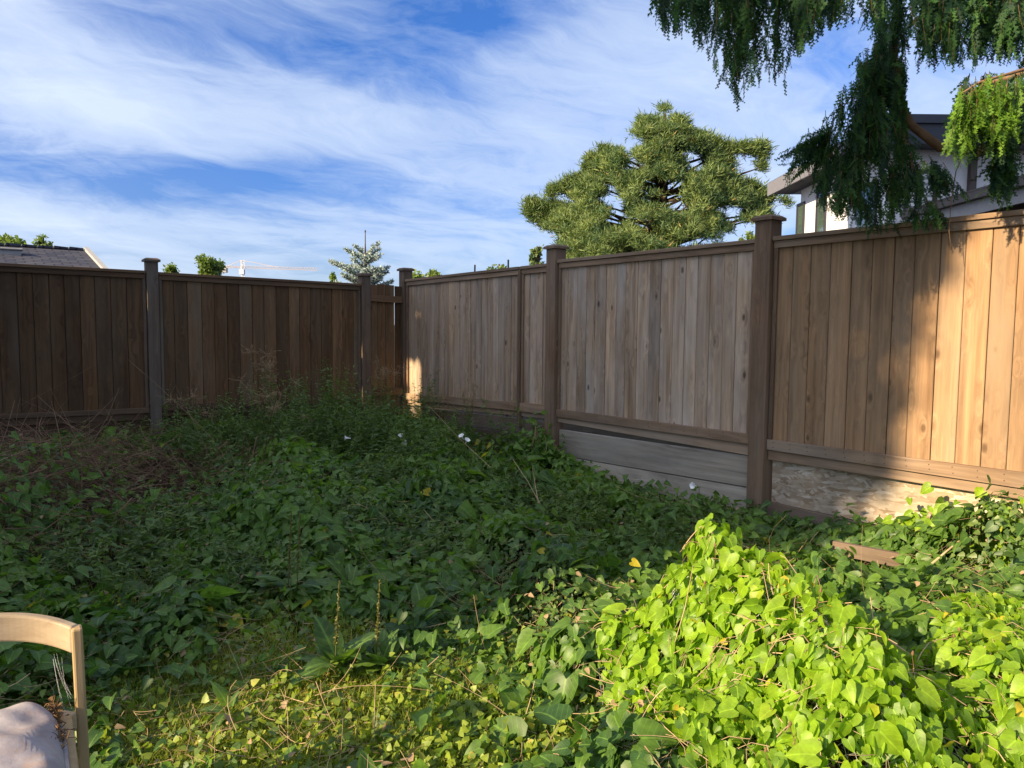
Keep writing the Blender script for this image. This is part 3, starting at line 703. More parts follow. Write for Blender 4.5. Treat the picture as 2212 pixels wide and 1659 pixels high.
# small clover-like filler leaves
x, y = sample_frustum(42000, 1.7, 6.0, rs, 1.2); ok = in_yard(x, y) & (rs.rand(len(x)) > .8 * brush_w(x, y)) & (rs.rand(len(x)) > .75 * grass_w(x, y)) & ((fh_all(x, y) - foliage_h(x, y)) < .2); x, y = x[ok], y[ok]
z = np.maximum(foliage_h(x, y) - .03 - .10 * rs.rand(len(x)), .008)
B = leaf_orient(x, y, foliage_h, .4, rs); n_ = len(x)
v_, f_, t_ = inst(LOW_V, LOW_F, np.stack([x, y, z], 1), B, .018 + .03 * rs.rand(n_), rs.rand(n_) * .97)
tag(link('low_weeds', np_mesh('low_weeds', v_, f_, t_), M['weed']), 'small low weeds filling the gaps between the bindweed leaves', 'weeds', kind='stuff')

x, y = sample_frustum(42000, 1.8, 3.9, rs, 1.2); ok = in_yard(x, y) & (rs.rand(len(x)) < .12 + 1.0 * lawn_w(x, y) * (1 - .6 * grass_w(x, y))) & ((fh_all(x, y) - foliage_h(x, y)) < .1); x, y = x[ok], y[ok]; n_ = len(x)
z = .012 + .07 * rs.rand(n_) ** 1.5 + .3 * foliage_h(x, y) * rs.rand(n_); tl = rs.normal(0, .75, (n_, 3)) + [-.25, -.2, .75]; an = rs.rand(n_) * 6.283
v_, f_, t_ = inst(LOW_V * (1.25, 1, 1), LOW_F, np.stack([x, y, z], 1), basis(tl, np.stack([np.cos(an), np.sin(an), .2 * rs.normal(size=n_)], 1)), .016 + .024 * rs.rand(n_), rs.rand(n_))
M['clover'] = leafmat('sunlit_clover_leaf', (.09, .15, .022), (.26, .33, .04), (.40, .33, .07), .4, veins=False)  # clover leaves, colour brightened to carry the low sun on this strip
tag(link('clover', np_mesh('clover', v_, f_, t_), M['clover']), 'yellow green clover and tiny lawn weeds in the sunlit strip at the bottom', 'ground cover', kind='stuff')

# ------------------------------------------------------------------ grass
def grass(n, wfun, hmin, hmax, y0, y1, rs, pw):
    x, y = sample_frustum(n, y0, y1, rs, pw); ok = in_yard(x, y) & (rs.rand(n) < wfun(x, y)); x, y = x[ok], y[ok]; n = len(x)
    hgt = hmin + (hmax - hmin) * rs.rand(n); a = rs.rand(n) * 6.283; bend_ = .3 + 1.0 * rs.rand(n); w = .0016 + .0016 * rs.rand(n)
    dx, dy = np.cos(a), np.sin(a); K = 4; V = []
    for i in range(K):
        t = i / (K - 1); ww = w * (1 - t) + .0003
        cx = x + dx * hgt * bend_ * t ** 1.8 * .8; cy = y + dy * hgt * bend_ * t ** 1.8 * .8; cz = hgt * (t - .35 * bend_ * t ** 2.2)
        V.append(np.stack([cx - dy * ww, cy + dx * ww, cz], 1)); V.append(np.stack([cx + dy * ww, cy - dx * ww, cz], 1))
    V = np.stack(V, 1); id_ = np.arange(n * 2 * K).reshape(n, 2 * K)
    F_ = np.concatenate([np.stack([id_[:, 2 * i], id_[:, 2 * i + 1], id_[:, 2 * i + 3], id_[:, 2 * i + 2]], 1) for i in range(K - 1)])
    tint = np.ones((n, 2 * K, 4)); tint[:, :, 0] = rs.rand(n)[:, None]
    return V.reshape(-1, 3), [F_], tint.reshape(-1, 4)
v_, f_, t_ = merge([grass(130000, lambda a, b: np.clip(grass_w(a, b) * 1.3, 0, 1), .03, .10, 1.8, 4.4, rs, 1.3), grass(55000, lambda a, b: np.clip(.3 + .6 * lawn_w(a, b), 0, 1), .04, .12, 1.8, 6.0, rs, 1.2)])
tag(link('grass', np_mesh('grass', v_, f_, t_), M['grass']), 'short yellowish lawn grass beside the chair', 'grass', kind='stuff')

# ------------------------------------------------------------------ dead brush and dry stems
def twigs(n, wfun, y0, y1, length, radius, rs, hoff=.05, up=.25, flat=.5):
    x, y = sample_frustum(n, y0, y1, rs, 1.3, .2); ok = in_yard(x, y, .15) & (rs.rand(n) < wfun(x, y)); x, y = x[ok], y[ok]; n = len(x)
    z = foliage_h(x, y) * (.3 + .75 * rs.rand(n)) + hoff * rs.rand(n); K = 6
    d = rs.normal(size=(n, 3)); d[:, 2] = d[:, 2] * flat + up; d /= np.linalg.norm(d, axis=1, keepdims=True)
    L_ = length * (.4 + rs.rand(n)); c = rs.normal(size=(n, 3)) * .5; C = []
    for i in range(K):
        t = i / (K - 1) - .3
        C.append(np.stack([x, y, z], 1) + d * (L_ * t)[:, None] + c * (L_ * t * t)[:, None] * .8)
    C = np.stack(C, 1); C[..., 2] = np.maximum(C[..., 2], .01)
    # keep on our side of the fences
    for nn, p0 in ((nR, P3), (nL, P1)):
        s = (C[..., :2] - p0) @ nn; C[..., :2] += np.maximum(.06 - s, 0)[..., None] * nn
    rr = radius * (.5 + rs.rand(n))[:, None] * np.linspace(1, .4, K)[None]
    v, f = curves_np(C, rr); t = np.ones((n, K * 3, 4)); t[..., 0] = rs.rand(n)[:, None]
    return v, f, t.reshape(-1, 4)
v_, f_, t_ = merge([twigs(20000, brush_w, 3.0, 9.0, .30, .0022, rs, .10), twigs(5000, brush_w, 3.0, 8.5, .75, .0035, rs, .12)])
tag(link('dead_brush', np_mesh('dead_brush', v_, f_, t_), M['twig']), 'tangled heap of dead brown brush in the shade by the left fence', 'brush pile', kind='stuff')
v_, f_, t_ = merge([twigs(1500, lambda a, b: np.full_like(a, .55), 1.8, 9.0, .34, .0016, rs, .07, .1, .5), twigs(6000, lambda a, b: np.full_like(a, .9), 1.8, 5.5, .13, .0011, rs, .0, .0, .25)])
x, y = sample_frustum(900, 1.8, 7.0, rs, 1.2); ok = in_yard(x, y); x, y = x[ok], y[ok]; n_ = len(x); z = foliage_h(x, y) * (.5 + .6 * rs.rand(n_)) + .01
v_, f_, t_ = merge([(v_, f_, t_), inst(LOW_V, LOW_F, np.stack([x, y, z], 1), leaf_orient(x, y, foliage_h, .5, rs), .015 + .025 * rs.rand(n_), rs.rand(n_) * .1)])
tag(link('dry_stems', np_mesh('dry_stems', v_, f_, t_), M['stem']), 'thin dry tan stems and straw lying among the leaves', 'dry stems', kind='stuff')

# ------------------------------------------------------------------ tall weeds near the back corner: each plant a thing
def weed_plant(x, y, hgt, lab, rs, n=7, lw=.05, spread=.16, fuzzy=False):
    r = empty('tall_weed', (x, y, 0)); tag(r, lab, 'weed', 'tall weeds by the back fence')
    C = []; lp = []; ld = []; ls = []
    for i in range(n):
        a = rs.rand() * 6.283; hh = hgt * (.65 + .4 * rs.rand()); sp = spread * (.3 + rs.rand()); K = 7
        pts = np.array([[x + math.cos(a) * sp * (t ** 1.3) + .012 * rs.normal(), y + math.sin(a) * sp * (t ** 1.3) + .012 * rs.normal(), hh * t] for t in np.linspace(0, 1, K)])
        s = min((pts[:, :2] - P1) @ nL); s2 = min((pts[:, :2] - P3) @ nR)
        pts[:, :2] += max(.08 - s, 0) * nL + max(.08 - s2, 0) * nR
        C.append(pts); m_ = int(26 * hh / .8)
        for j in range(m_):
            t = .15 + .85 * (j / m_); i0 = t * (K - 1); k0 = min(int(i0), K - 2); p = pts[k0] + (pts[k0 + 1] - pts[k0]) * (i0 - k0)
            an = j * 2.4; lp.append(p); ld.append((math.cos(an), math.sin(an), .35 - .5 * rs.rand())); ls.append(lw * (1.3 - .8 * t) * (.7 + .6 * rs.rand()))
    C = np.array(C); v, f = curves_np(C, np.linspace(.004, .0012, 7)[None] * np.ones((len(C), 1)))
    link('stem', np_mesh('stem', v, f, np.full((len(v), 4), .5)), M['weed'], r)
    lp, ld, ls = np.array(lp), np.array(ld), np.array(ls); nrm = np.tile([0, 0, 1.], (len(lp), 1)) + rs.normal(0, .3, (len(lp), 3))
    v, f, t = inst(LOW_V * (.6, 1, 1), LOW_F, lp, basis(nrm, ld), ls, rs.rand(len(lp)) * .97)
    link('leaves', np_mesh('leaves', v, f, t), M['weed'], r)
    if fuzzy:        # airy seed heads
        tip = C[:, -1]; m_ = 26; pos = np.repeat(tip, m_, 0) + rs.normal(0, .045, (len(tip) * m_, 3)); dd = rs.normal(size=pos.shape)
        CC = np.stack([np.repeat(tip, m_, 0), (np.repeat(tip, m_, 0) + pos) / 2 + .01 * dd, pos], 1)
        for q_ in range(len(tip)):
            v, f = curves_np(CC[q_ * m_:(q_ + 1) * m_], np.array([[.0012, .001, .0022]])); link('seed_head', np_mesh('seed_head', v, f, np.full((len(v), 4), .4)), M['stem'], r)
rw = np.random.RandomState(31)
weeds = [(540, 7.6, 1.02, 'tallest dark weed with airy seed heads before the dark left fence', True), (585, 8.0, .95, 'wispy seeded weed just right of the tallest weed at the left fence', True),
         (420, 7.7, .72, 'wispy weed in front of the grey post of the left fence', True), (660, 8.6, .82, 'leafy green weed in the middle of the back weed bank', False),
         (720, 8.9, .98, 'leafy weed under the bluish spruce, rising against the dark fence', False), (765, 8.7, .9, 'broad bushy weed left of the ragged corner boards', False),
         (835, 9.6, .95, 'thin weed standing before the ragged corner boards', True), (905, 9.5, .85, 'bright leafy weed at the foot of the sunlit corner post', False),
         (950, 9.2, .8, 'slender weed right of the sunlit corner post', True), (1010, 8.6, .7, 'slender weed in front of the brown planks, left of the others there', True),
         (1085, 8.1, .62, 'short weed in front of the far end of the brown planks', False), (480, 7.4, .6, 'low dense weed clump left of the tallest weed', False), (600, 7.4, .72, 'grey green fuzzy weed clump below the tallest weed', True),
         (300, 7.4, .55, 'dark leafy weed at the left fence above the dead brush', False), (700, 7.8, .62, 'dense low weed in the centre of the back bank', False), (800, 8.2, .66, 'dense weed left of the white trumpet flowers', False)]
for u, Y, hg, lab, fz in weeds:
    weed_plant((u - CX) / F * Y, Y, hg * 1.15, lab, rw, n=9 if not fz else 7, lw=.085 if not fz else .05, spread=.28 if not fz else .2, fuzzy=fz)

rb_ = np.random.RandomState(66); n_ = 1900
cxy = np.array([(-2.7, 8.1), (-1.9, 8.2), (-1.2, 8.4), (-1.1, 8.0), (-3.2, 7.4), (-2.2, 7.5), (-1.5, 7.6), (-1.6, 7.9), (-2.7, 7.2), (-1.0, 7.2), (-1.75, 9.2), (-.9, 6.6), (-1.9, 5.2), (-1.3, 5.9), (-.4, 6.5), (-2.3, 4.4), (.25, 5.9), (-1.4, 4.2), (-.6, 5.0), (.9, 5.2)])
chh = np.array([.78, .76, .60, .52, .62, .75, .66, .66, .6, .34, .55, .26, .36, .30, .24, .26, .2, .2, .2, .16])
ci = rb_.randint(0, len(cxy), n_); bx, by = cxy[ci, 0] + rb_.normal(0, .34, n_), cxy[ci, 1] + rb_.normal(0, .30, n_)
ok = in_yard(bx, by, .12); bx, by = bx[ok], by[ok]; ci = ci[ok]; n_ = len(bx); hh = foliage_h(bx, by) * .45 + chh[ci] * (.45 + .7 * rb_.rand(n_) ** 1.3) * (.85 + .3 * np.clip(vnoise(bx, by, 44, 4.0), -1, 1)); hh_ = foliage_h(bx, by) + .08 + .44 * rb_.rand(n_) ** 1.4 * (.5 + .5 * np.clip(vnoise(bx, by, 44, 4.0), -1, 1)) + .12 * rb_.rand(n_); K = 6
le = rb_.normal(0, .10, (n_, 2)); C = np.stack([np.stack([bx + le[:, 0] * t ** 1.5, by + le[:, 1] * t ** 1.5, hh * t], 1) for t in np.linspace(.1, 1, K)], 1)
for nn, p0 in ((nR, P3), (nL, P1)):
    s_ = (C[..., :2] - p0) @ nn; C[..., :2] += np.maximum(.07 - s_, 0)[..., None] * nn
vv, ff = curves_np(C, np.linspace(.003, .001, K)[None] * np.ones((n_, 1))); tt = np.full((len(vv), 4), .7)
m_ = 22; tq_ = .35 + .65 * rb_.rand(n_, m_); i0 = np.clip((tq_ * (K - 1)).astype(int), 0, K - 2); fr_ = tq_ * (K - 1) - i0; ar = np.arange(n_)[:, None]
lp_ = (C[ar, i0] * (1 - fr_[..., None]) + C[ar, i0 + 1] * fr_[..., None]).reshape(-1, 3); an = rb_.rand(n_ * m_) * 6.283
ld2 = np.stack([np.cos(an), np.sin(an), .5 - .7 * rb_.rand(n_ * m_)], 1)
a_, b_2, c_ = inst(LOW_V * (.5, 1, 1), LOW_F, lp_, basis(np.tile([0, 0, 1.], (n_ * m_, 1)) + rb_.normal(0, .4, (n_ * m_, 3)), ld2), (.028 + .045 * rb_.rand(n_ * m_)) * (1.3 - .6 * tq_.ravel()), np.repeat(rb_.rand(n_), m_) * .6 + .35 * rb_.rand(n_ * m_))
v_, f_, t_ = merge([(vv, ff, tt), (a_, b_2, c_)])
tag(link('weed_bank', np_mesh('weed_bank', v_, f_, t_), M['weed']), 'fine leaved weeds heaped before the back corner and scattered over the yard', 'weeds', kind='stuff')

# ------------------------------------------------------------------ dock plants
DK = [(0, 0, 0)]
ys = np.linspace(0, 1, 7); wd = np.array([.04, .20, .27, .27, .22, .13, .0])
DV = np.concatenate([np.stack([np.zeros(7), ys, np.zeros(7)], 1), np.stack([wd, ys, .03 * np.sin(ys * 17)], 1), np.stack([-wd, ys, .03 * np.cos(ys * 15)], 1)])
DF = [np.array([(i, 7 + i, 8 + i, i + 1) for i in range(6)] + [(i, i + 1, 15 + i, 14 + i) for i in range(6)])]
def dock(u, v, lab, rs, size=.22, n=12, stalk=0, zb=.05):
    g = G(u, v, zb); z0 = float(foliage_h(g[0], g[1])) * .7
    r = empty('dock_plant', (g[0], g[1], 0)); tag(r, lab, 'weed', 'broad leaved dock plants')
    a = rs.rand(n) * 6.283; el = .25 + .9 * rs.rand(n); ld = np.stack([np.cos(a) * np.cos(el), np.sin(a) * np.cos(el), np.sin(el)], 1)
    nr = np.stack([-np.cos(a) * np.sin(el), -np.sin(a) * np.sin(el), np.cos(el)], 1) + rs.normal(0, .2, (n, 3))
    pos = np.tile([g[0], g[1], z0], (n, 1)) + ld * .03
    v_, f_, t_ = inst(DV, DF, pos, basis(nr, ld), size * .78 * (.6 + .6 * rs.rand(n)), rs.rand(n) * .97, np.stack([.3 * rs.rand(n), -.3 - .4 * rs.rand(n), .2 * rs.normal(size=n)], 1))
    link('leaves', np_mesh('leaves', v_, f_, t_, smooth=True), M['dock'], r)
    for s in range(stalk):
        hh = .30 + .12 * rs.rand(); ox = .03 * (s - .5) * 1.5; K = 6
        C = np.array([[[g[0] + ox + .02 * t, g[1] + .01 * t, z0 + hh * t] for t in np.linspace(0, 1, K)]]); vv, ff = curves_np(C, np.full((1, K), .003)); tt = np.full((len(vv), 4), .6)
        m_ = 130; tz = .25 + .75 * rs.rand(m_); pp = np.stack([g[0] + ox + .02 * tz, g[1] + .01 * tz, z0 + hh * tz], 1); dd = rs.normal(size=(m_, 3)); dd[:, 2] += .6
        a_, b_2, c_ = inst(LOW_V, LOW_F, pp, basis(rs.normal(size=(m_, 3)), dd), .016 * (1.3 - .8 * tz), rs.rand(m_))
        v2, f2, t2 = merge([(vv, ff, tt), (a_, b_2, c_)]); link('seed_stalk', np_mesh('seed_stalk', v2, f2, t2), M['stem_green'], r)
M['stem_green'] = leafmat('green_seed_stalk', (.09, .11, .03), (.17, .16, .045), None, .2, veins=False)
rd = np.random.RandomState(5)
for a in ((632, 1300, 'dock plant with twin pale seed stalks in the middle of the shaded weeds', .20, 9, 2), (735, 1450, 'large dock rosette with broad leaves at the edge of the lawn', .24, 16, 1),
          (822, 1430, 'dock plant with one dark seed stalk, right of the large rosette', .18, 8, 1), (560, 1175, 'dock plant with pale upright leaves in deep shade above the twin stalks', .22, 9, 0),
          (1010, 1235, 'dock plant with large dark leaves in the shaded middle of the yard', .19, 10, 0), (760, 1290, 'wide dock plant with drooping leaves right of the twin seed stalks', .21, 10, 0),
          (350, 1170, 'dock plant with a round pale leaf near the dead brush', .18, 6, 0), (530, 1060, 'yellow green dock plant at the edge of the dead brush', .18, 10, 2),
          (1220, 1290, 'dock plant with big flat leaves left of the sunlit mound', .17, 9, 0), (500, 1560, 'small dock plant alone in the lawn near the chair', .13, 6, 0), (910, 1340, 'dock plant with one rolled pale leaf at the edge of the shade', .2, 6, 0)):
    dock(a[0], a[1], a[2], rd, a[3], a[4], a[5])

# ------------------------------------------------------------------ sunlit mound of bindweed over wire
MO = empty('bindweed_mound', (.9, 2.6, 0)); tag(MO, 'bright sunlit mound of heart shaped bindweed leaves in the right foreground', 'vine')
rm = np.random.RandomState(17)
def mound_pts(n, lo):
    x = -.1 + 2.7 * rm.rand(n); y = 1.5 + 2.4 * rm.rand(n); md = fh_all(x, y) - foliage_h(x, y); ok = md > lo; return x[ok], y[ok]
parts = []
x, y = mound_pts(24000, .07); ok = vnoise(x, y, 91, 9.0) + .8 * rm.normal(size=len(x)) > -1.15; x, y = x[ok], y[ok]; n_ = len(x); hs_ = fh_all(x, y); z = hs_ - np.abs(rm.normal(0, .055, n_)) * (1 + hs_) + .02 * rm.rand(n_)
def mo_orient(x, y, tilt):
    gx_, gy_ = grad(fh_all, x, y); n = np.stack([-gx_ * 1.2 - .05, -gy_ * 1.2 - .35, np.full_like(x, .75)], 1); n /= np.linalg.norm(n, axis=1, keepdims=True); n = n + rm.normal(0, tilt, n.shape)
    dv = np.stack([-gx_ * .8 + rm.normal(0, .45, len(x)), -gy_ * .8 + rm.normal(0, .45, len(x)), np.full_like(x, -.75)], 1); return basis(n, dv)
sz = .028 + .055 * rm.rand(n_) ** 1.9
rv = rm.rand(n_) * .97; rv[rm.rand(n_) < .008] = 1
parts.append(inst(HEART_V, HEART_F, np.stack([x, y, z], 1), mo_orient(x, y, .5), sz, rv, np.stack([.2 + .4 * rm.rand(n_), -.1 - .4 * rm.rand(n_), .35 * rm.normal(size=n_)], 1)))
x, y = mound_pts(260, .12); n_ = len(x); z = fh_all(x, y) + .01 + .03 * rm.rand(n_)
parts.append(inst(HEART_V, HEART_F, np.stack([x, y, z], 1), mo_orient(x, y, .25), .068 + .036 * rm.rand(n_), .4 + .57 * rm.rand(n_), np.stack([.15 + .35 * rm.rand(n_), -.1 - .3 * rm.rand(n_), .3 * rm.normal(size=n_)], 1)))
v_, f_, t_ = merge(parts); link('leaves', np_mesh('leaves', v_, f_, t_), M['sunlit_leaf'], MO)
x, y = mound_pts(1800, .05); n_ = len(x); z = fh_all(x, y) - .01 - .06 * rm.rand(n_); K = 7
d = rm.normal(size=(n_, 3)); d[:, 2] *= .5; d /= np.linalg.norm(d, axis=1, keepdims=True); c = rm.normal(size=(n_, 3)); Ls = .06 + .22 * rm.rand(n_)
C = np.stack([np.stack([x, y, z], 1) + d * (Ls * t)[:, None] + c * (Ls * t * t)[:, None] * .5 for t in np.linspace(-.5, .5, K)], 1)
C[..., 2] = np.clip(C[..., 2], .01, fh_all(C[..., 0], C[..., 1]) + .03)
v_, f_ = curves_np(C, (.0009 + .0012 * rm.rand(n_))[:, None] * np.ones((1, K))); t_ = np.repeat(np.stack([rm.rand(n_)] * 4, 1), K * 3, 0)
link('stems', np_mesh('stems', v_, f_, t_), M['stem'], MO)
# wilted brown flower buds on stalks
x, y = mound_pts(90, .12); x, y = x[:26], y[:26]
for a, b in zip(x, y):
    k = MB(); z = float(fh_all(a, b)); p0 = Vector((a, b, z - .02)); p1 = p0 + Vector((.02 * rm.normal(), .02 * rm.normal(), .05 + .03 * rm.rand()))
    m1 = (p0 + p1) / 2 + Vector((.004, 0, 0)); k.tube([p0, m1, p1, p1 + Vector((.001, 0, .006)), p1 + Vector((.002, 0, .016))], [.0012, .0011, .0012, .0052, .0015], 6, (.5, .4, .4, 1)); k.build('dry_bud', M['litter'], MO, smooth=True)
# wire cage under it
x_ = np.linspace(.35, 1.75, 57); y_ = np.linspace(1.7, 3.3, 65); C1 = []
def wz(a, b): return np.maximum(fh_all(a, b) - .10, .02)
rr = []
for xv in x_: C1.append(np.stack([np.full(65, xv), y_, wz(np.full(65, xv), y_)], 1))
v1, f1 = curves_np(np.array(C1), np.full((1, 65), .0008))
C2 = [np.stack([x_, np.full(57, yv), wz(x_, np.full(57, yv)) + .002], 1) for yv in y_]; v2, f2 = curves_np(np.array(C2), np.full((1, 57), .0008))
v_, f_, t_ = merge([(v1, f1, np.full((len(v1), 4), .5)), (v2, f2, np.full((len(v2), 4), .5))])
tag(link('wire_mesh', np_mesh('wire_mesh', v_, f_, t_), M['wire']), 'galvanised wire mesh showing between leaves of the sunlit mound', 'wire mesh')

# vines at the foot of the strand board, right edge
VR = empty('climbing_vine', (2.7, 4.2, 0)); tag(VR, 'sunlit vine tangle climbing the foot of the fence at the right edge', 'vine')
rv_ = np.random.RandomState(23); n_ = 1500
t = rv_.rand(n_); base = on_right(1990)[None] + dR[None] * (t * 1.7)[:, None] + nR[None] * (.06 + .3 * rv_.rand(n_) ** 2)[:, None]
hz = np.abs(rv_.normal(0, 1, n_)) * (.14 + .17 * np.clip(t * 1.4, 0, 1) ** 2) + .03
pos = np.stack([base[:, 0], base[:, 1], hz], 1); nn = np.tile([nR[0], nR[1], .7], (n_, 1)) + rv_.normal(0, .4, (n_, 3)); dd = np.stack([rv_.normal(0, .6, n_), rv_.normal(0, .6, n_), np.full(n_, -.7)], 1)
v_, f_, t_ = inst(HEART_V, HEART_F, pos, basis(nn, dd), .045 + .05 * rv_.rand(n_), rv_.rand(n_) * .99, np.stack([.2 + .3 * rv_.rand(n_), -.3 * rv_.rand(n_), .3 * rv_.normal(size=n_)], 1))
link('leaves', np_mesh('leaves', v_, f_, t_), M['sunlit_leaf'], VR)
n_ = 50; K = 8; t = rv_.rand(n_); b0 = on_right(1980)[None] + dR[None] * (t * 1.7)[:, None] + nR[None] * .12
C = []
for i in range(K):
    s = i / (K - 1); C.append(np.stack([b0[:, 0] + .25 * (s) * (rv_.rand(n_) * 0 + np.sin(t * 40)), b0[:, 1] + .25 * s * np.cos(t * 31), .03 + (.15 + .3 * t) * s + .03 * np.sin(6 * s + t * 9)], 1))
C = np.stack(C, 1); s = (C[..., :2] - P3) @ nR; C[..., :2] += np.maximum(.06 - s, 0)[..., None] * nR
v_, f_ = curves_np(C, np.linspace(.003, .001, K)[None] * np.ones((n_, 1))); link('stems', np_mesh('stems', v_, f_, np.full((len(v_), 4), .6)), M['stem'], VR)
# shaded vine in front of the planks near the middle of the right fence
VS = empty('climbing_vine', (.3, 7.6, 0)); tag(VS, 'dark vine clump heaped at the foot of the thick middle post', 'vine')
n_ = 900; c0 = PP2 + nR * .25 - dR * .0; pos = np.stack([c0[0] + rv_.normal(0, .13, n_), c0[1] + rv_.normal(0, .13, n_), np.abs(rv_.normal(0, .17, n_)) + .02], 1)
s = (pos[:, :2] - P3) @ nR; pos[:, :2] += np.maximum(.1 - s, 0)[:, None] * nR
v_, f_, t_ = inst(LOW_V, LOW_F, pos, basis(rv_.normal(size=(n_, 3)) * .6 + [0, -.4, .8], rv_.normal(size=(n_, 3)) + [0, 0, -.5]), .05 + .04 * rv_.rand(n_), rv_.rand(n_) * .97); link('leaves', np_mesh('leaves', v_, f_, t_), M['bindweed'], VS)
C = np.stack([np.stack([c0[0] + .1 * np.sin(np.arange(8) * 2.1) * (1 - s_), c0[1] - .05 + .1 * np.cos(np.arange(8) * 1.7), np.full(8, .45 * s_)], 1) for s_ in np.linspace(0, 1, 5)], 1)
v_, f_ = curves_np(C, np.full((1, 5), .003)); link('stems', np_mesh('stems', v_, f_, np.full((len(v_), 4), .5)), M['stem'], VS)

# ------------------------------------------------------------------ white trumpet flowers
def flower(u, v, Y, yaw, lab, tiltv=.5):
    c = P(u, v, Y); k = MB(); n = 15; rings = []
    ax = Vector((math.cos(yaw), math.sin(yaw) * -1, tiltv)).normalized(); up = Vector((0, 0, 1)); x = ax.cross(up).normalized(); yv = x.cross(ax)
    for (t, r_) in ((-.045, .003), (-.025, .005), (-.008, .010), (.006, .019), (.010, .028)):
        ring = []
        for j in range(n):
            an = 2 * math.pi * j / n; rr_ = r_ * (1 + (.10 * math.cos(5 * an) if r_ > .02 else 0)); ring.append(Vector(c) + ax * t + x * math.cos(an) * rr_ + yv * math.sin(an) * rr_)
        rings.append(ring)
    vs = [p for r_ in rings for p in r_]; fs = [(i * n + j, i * n + (j + 1) % n, (i + 1) * n + (j + 1) % n, (i + 1) * n + j) for i in range(4) for j in range(n)]
    k.add(vs, fs); o = k.build('trumpet_flower', M['petal'], None, smooth=True); tag(o, lab, 'flower', 'white trumpet flowers among the weeds')
    s = MB(); a = Vector(c) - ax * .052; s.tube([a, a - ax * .03 - Vector((0, 0, .02)), a - ax * .03 - Vector((0, 0, .2))], .0025, 5); s.build('stalk', M['weed'], o, smooth=True)
flower(747, 946, 7.0, 3.0, 'white trumpet flower lying sideways, leftmost of the white flowers', .1)
flower(866, 942, 7.6, 1.3, 'white trumpet flower pointing up below the sunlit corner post', 1.6)
flower(873, 956, 7.4, .6, 'half open white flower just under the upright one below the corner post', .3)
flower(997, 942, 7.3, 2.2, 'upper white trumpet flower of the close pair before the brown planks', 1.3)
flower(1009, 951, 7.2, .9, 'lower white trumpet flower of the close pair before the brown planks', 1.3)
flower(1497, 1049, 6.2, 2.5, 'single white flower hanging before the wide pale grey plank', .2)

# dry stalks standing out of the weeds
def stalk(pts, lab, r=.003):
    k = MB(); k.tube([P(u, v, Y) for u, v, Y in pts], [r * (1 - .5 * i / (len(pts) - 1)) for i in range(len(pts))], 6, (.7, .5, .5, 1)); tag(k.build('dry_stalk', M['stem'], None, smooth=True), lab, 'stalk', 'dry stalks among the weeds')
stalk([(1185, 1130, 5.6), (1165, 1085, 5.6), (1140, 1040, 5.65), (1108, 992, 5.7)], 'long dry stalk leaning left in the shaded weeds before the grey planks', .004)
stalk([(1060, 1010, 6.6), (990, 945, 7.4), (930, 880, 8.2)], 'long thin green stalk slanting up to the sunlit corner post')
stalk([(975, 1190, 5.0), (940, 1130, 5.1), (915, 1100, 5.1)], 'short pale stalk with a seed tip in the middle of the shade')
stalk([(1165, 1100, 5.4), (1150, 1010, 5.8)], 'thin upright straw stalk beside the long leaning one')
stalk([(2060, 1500, 2.6), (1975, 1420, 2.8), (1900, 1370, 2.9)], 'pale dry stalk lying over dark leaves right of the sunlit mound', .005)
stalk([(1900, 1470, 2.65), (1893, 1390, 2.7), (1880, 1290, 2.75)], 'upright tan stalk with a dried tip right of the sunlit mound', .003)
stalk([(2075, 1590, 2.35), (2060, 1490, 2.4), (2110, 1420, 2.5), (2130, 1395, 2.5)], 'curved woody vine stem at the lower right edge', .006)
stalk([(2010, 1220, 4.0), (2070, 1170, 4.2), (2130, 1150, 4.3)], 'pale bent stick above the tan plank at the right', .006)

# ------------------------------------------------------------------ chair
CH = empty('wooden_chair', (P(163, 1360, 1.95)[0], 1.955, 0)); tag(CH, 'weathered light wood chair with curved crest rail at the lower left', 'chair')
pr = P(163, 1360, 1.95); XR = pr[0]; wd_ = .56; XL = XR - wd_; zc = Z(120, 1337, 1.98)
def band(k, zfun, hgt, th, ybase, depth, n=24, x0=XL, x1=XR, t=(.5, .3, .5, 1)):
    xs = np.linspace(x0, x1, n); vs = []; fs = []
    for i, xx in enumerate(xs):
        s = (xx - x0) / (x1 - x0) * 2 - 1; yy = ybase - depth * abs(s) ** 3.2; dyds = -depth * 3.2 * abs(s) ** 2.2 * np.sign(s); nx, ny = -dyds / ((x1 - x0) / 2), 1; l_ = math.hypot(nx, ny); nx /= l_; ny /= l_; zt_ = zfun(s)
        vs += [(xx - nx * th / 2, yy - ny * th / 2, zt_ - hgt), (xx + nx * th / 2, yy + ny * th / 2, zt_ - hgt), (xx + nx * th / 2, yy + ny * th / 2, zt_), (xx - nx * th / 2, yy - ny * th / 2, zt_)]
    for i in range(n - 1):
        for j in range(4): fs.append((4 * i + j, 4 * i + (j + 1) % 4, 4 * i + 4 + (j + 1) % 4, 4 * i + 4 + j))
    fs += [(3, 2, 1, 0), (4 * n - 4, 4 * n - 3, 4 * n - 2, 4 * n - 1)]; k.add(vs, fs, t)
k = MB(); band(k, lambda s: zc + .024 - .032 * abs(s) ** 3 + .03 * (1 - s) / 2, .072, .028, 2.045, .09, 40, XL + .002, XR - .002); k.build('crest_rail', M['chair_wood'], CH, bevel=.006)
for xx, s_ in ((XR, 1), (XL, -1)):
    k = MB(); yb = 1.955
    b0 = [(xx - .013, yb - .022), (xx + .013, yb - .022), (xx + .013, yb + .020), (xx - .013, yb + .020)]
    k.hexa([(x_ + s_ * .012, y_ + .03, 0) for x_, y_ in b0] + [(x_, y_, zc - .010) for x_, y_ in b0], (.4, .2, .4, 1)); k.build('back_post', M['chair_post'], CH, bevel=.006)
zs_ = .475
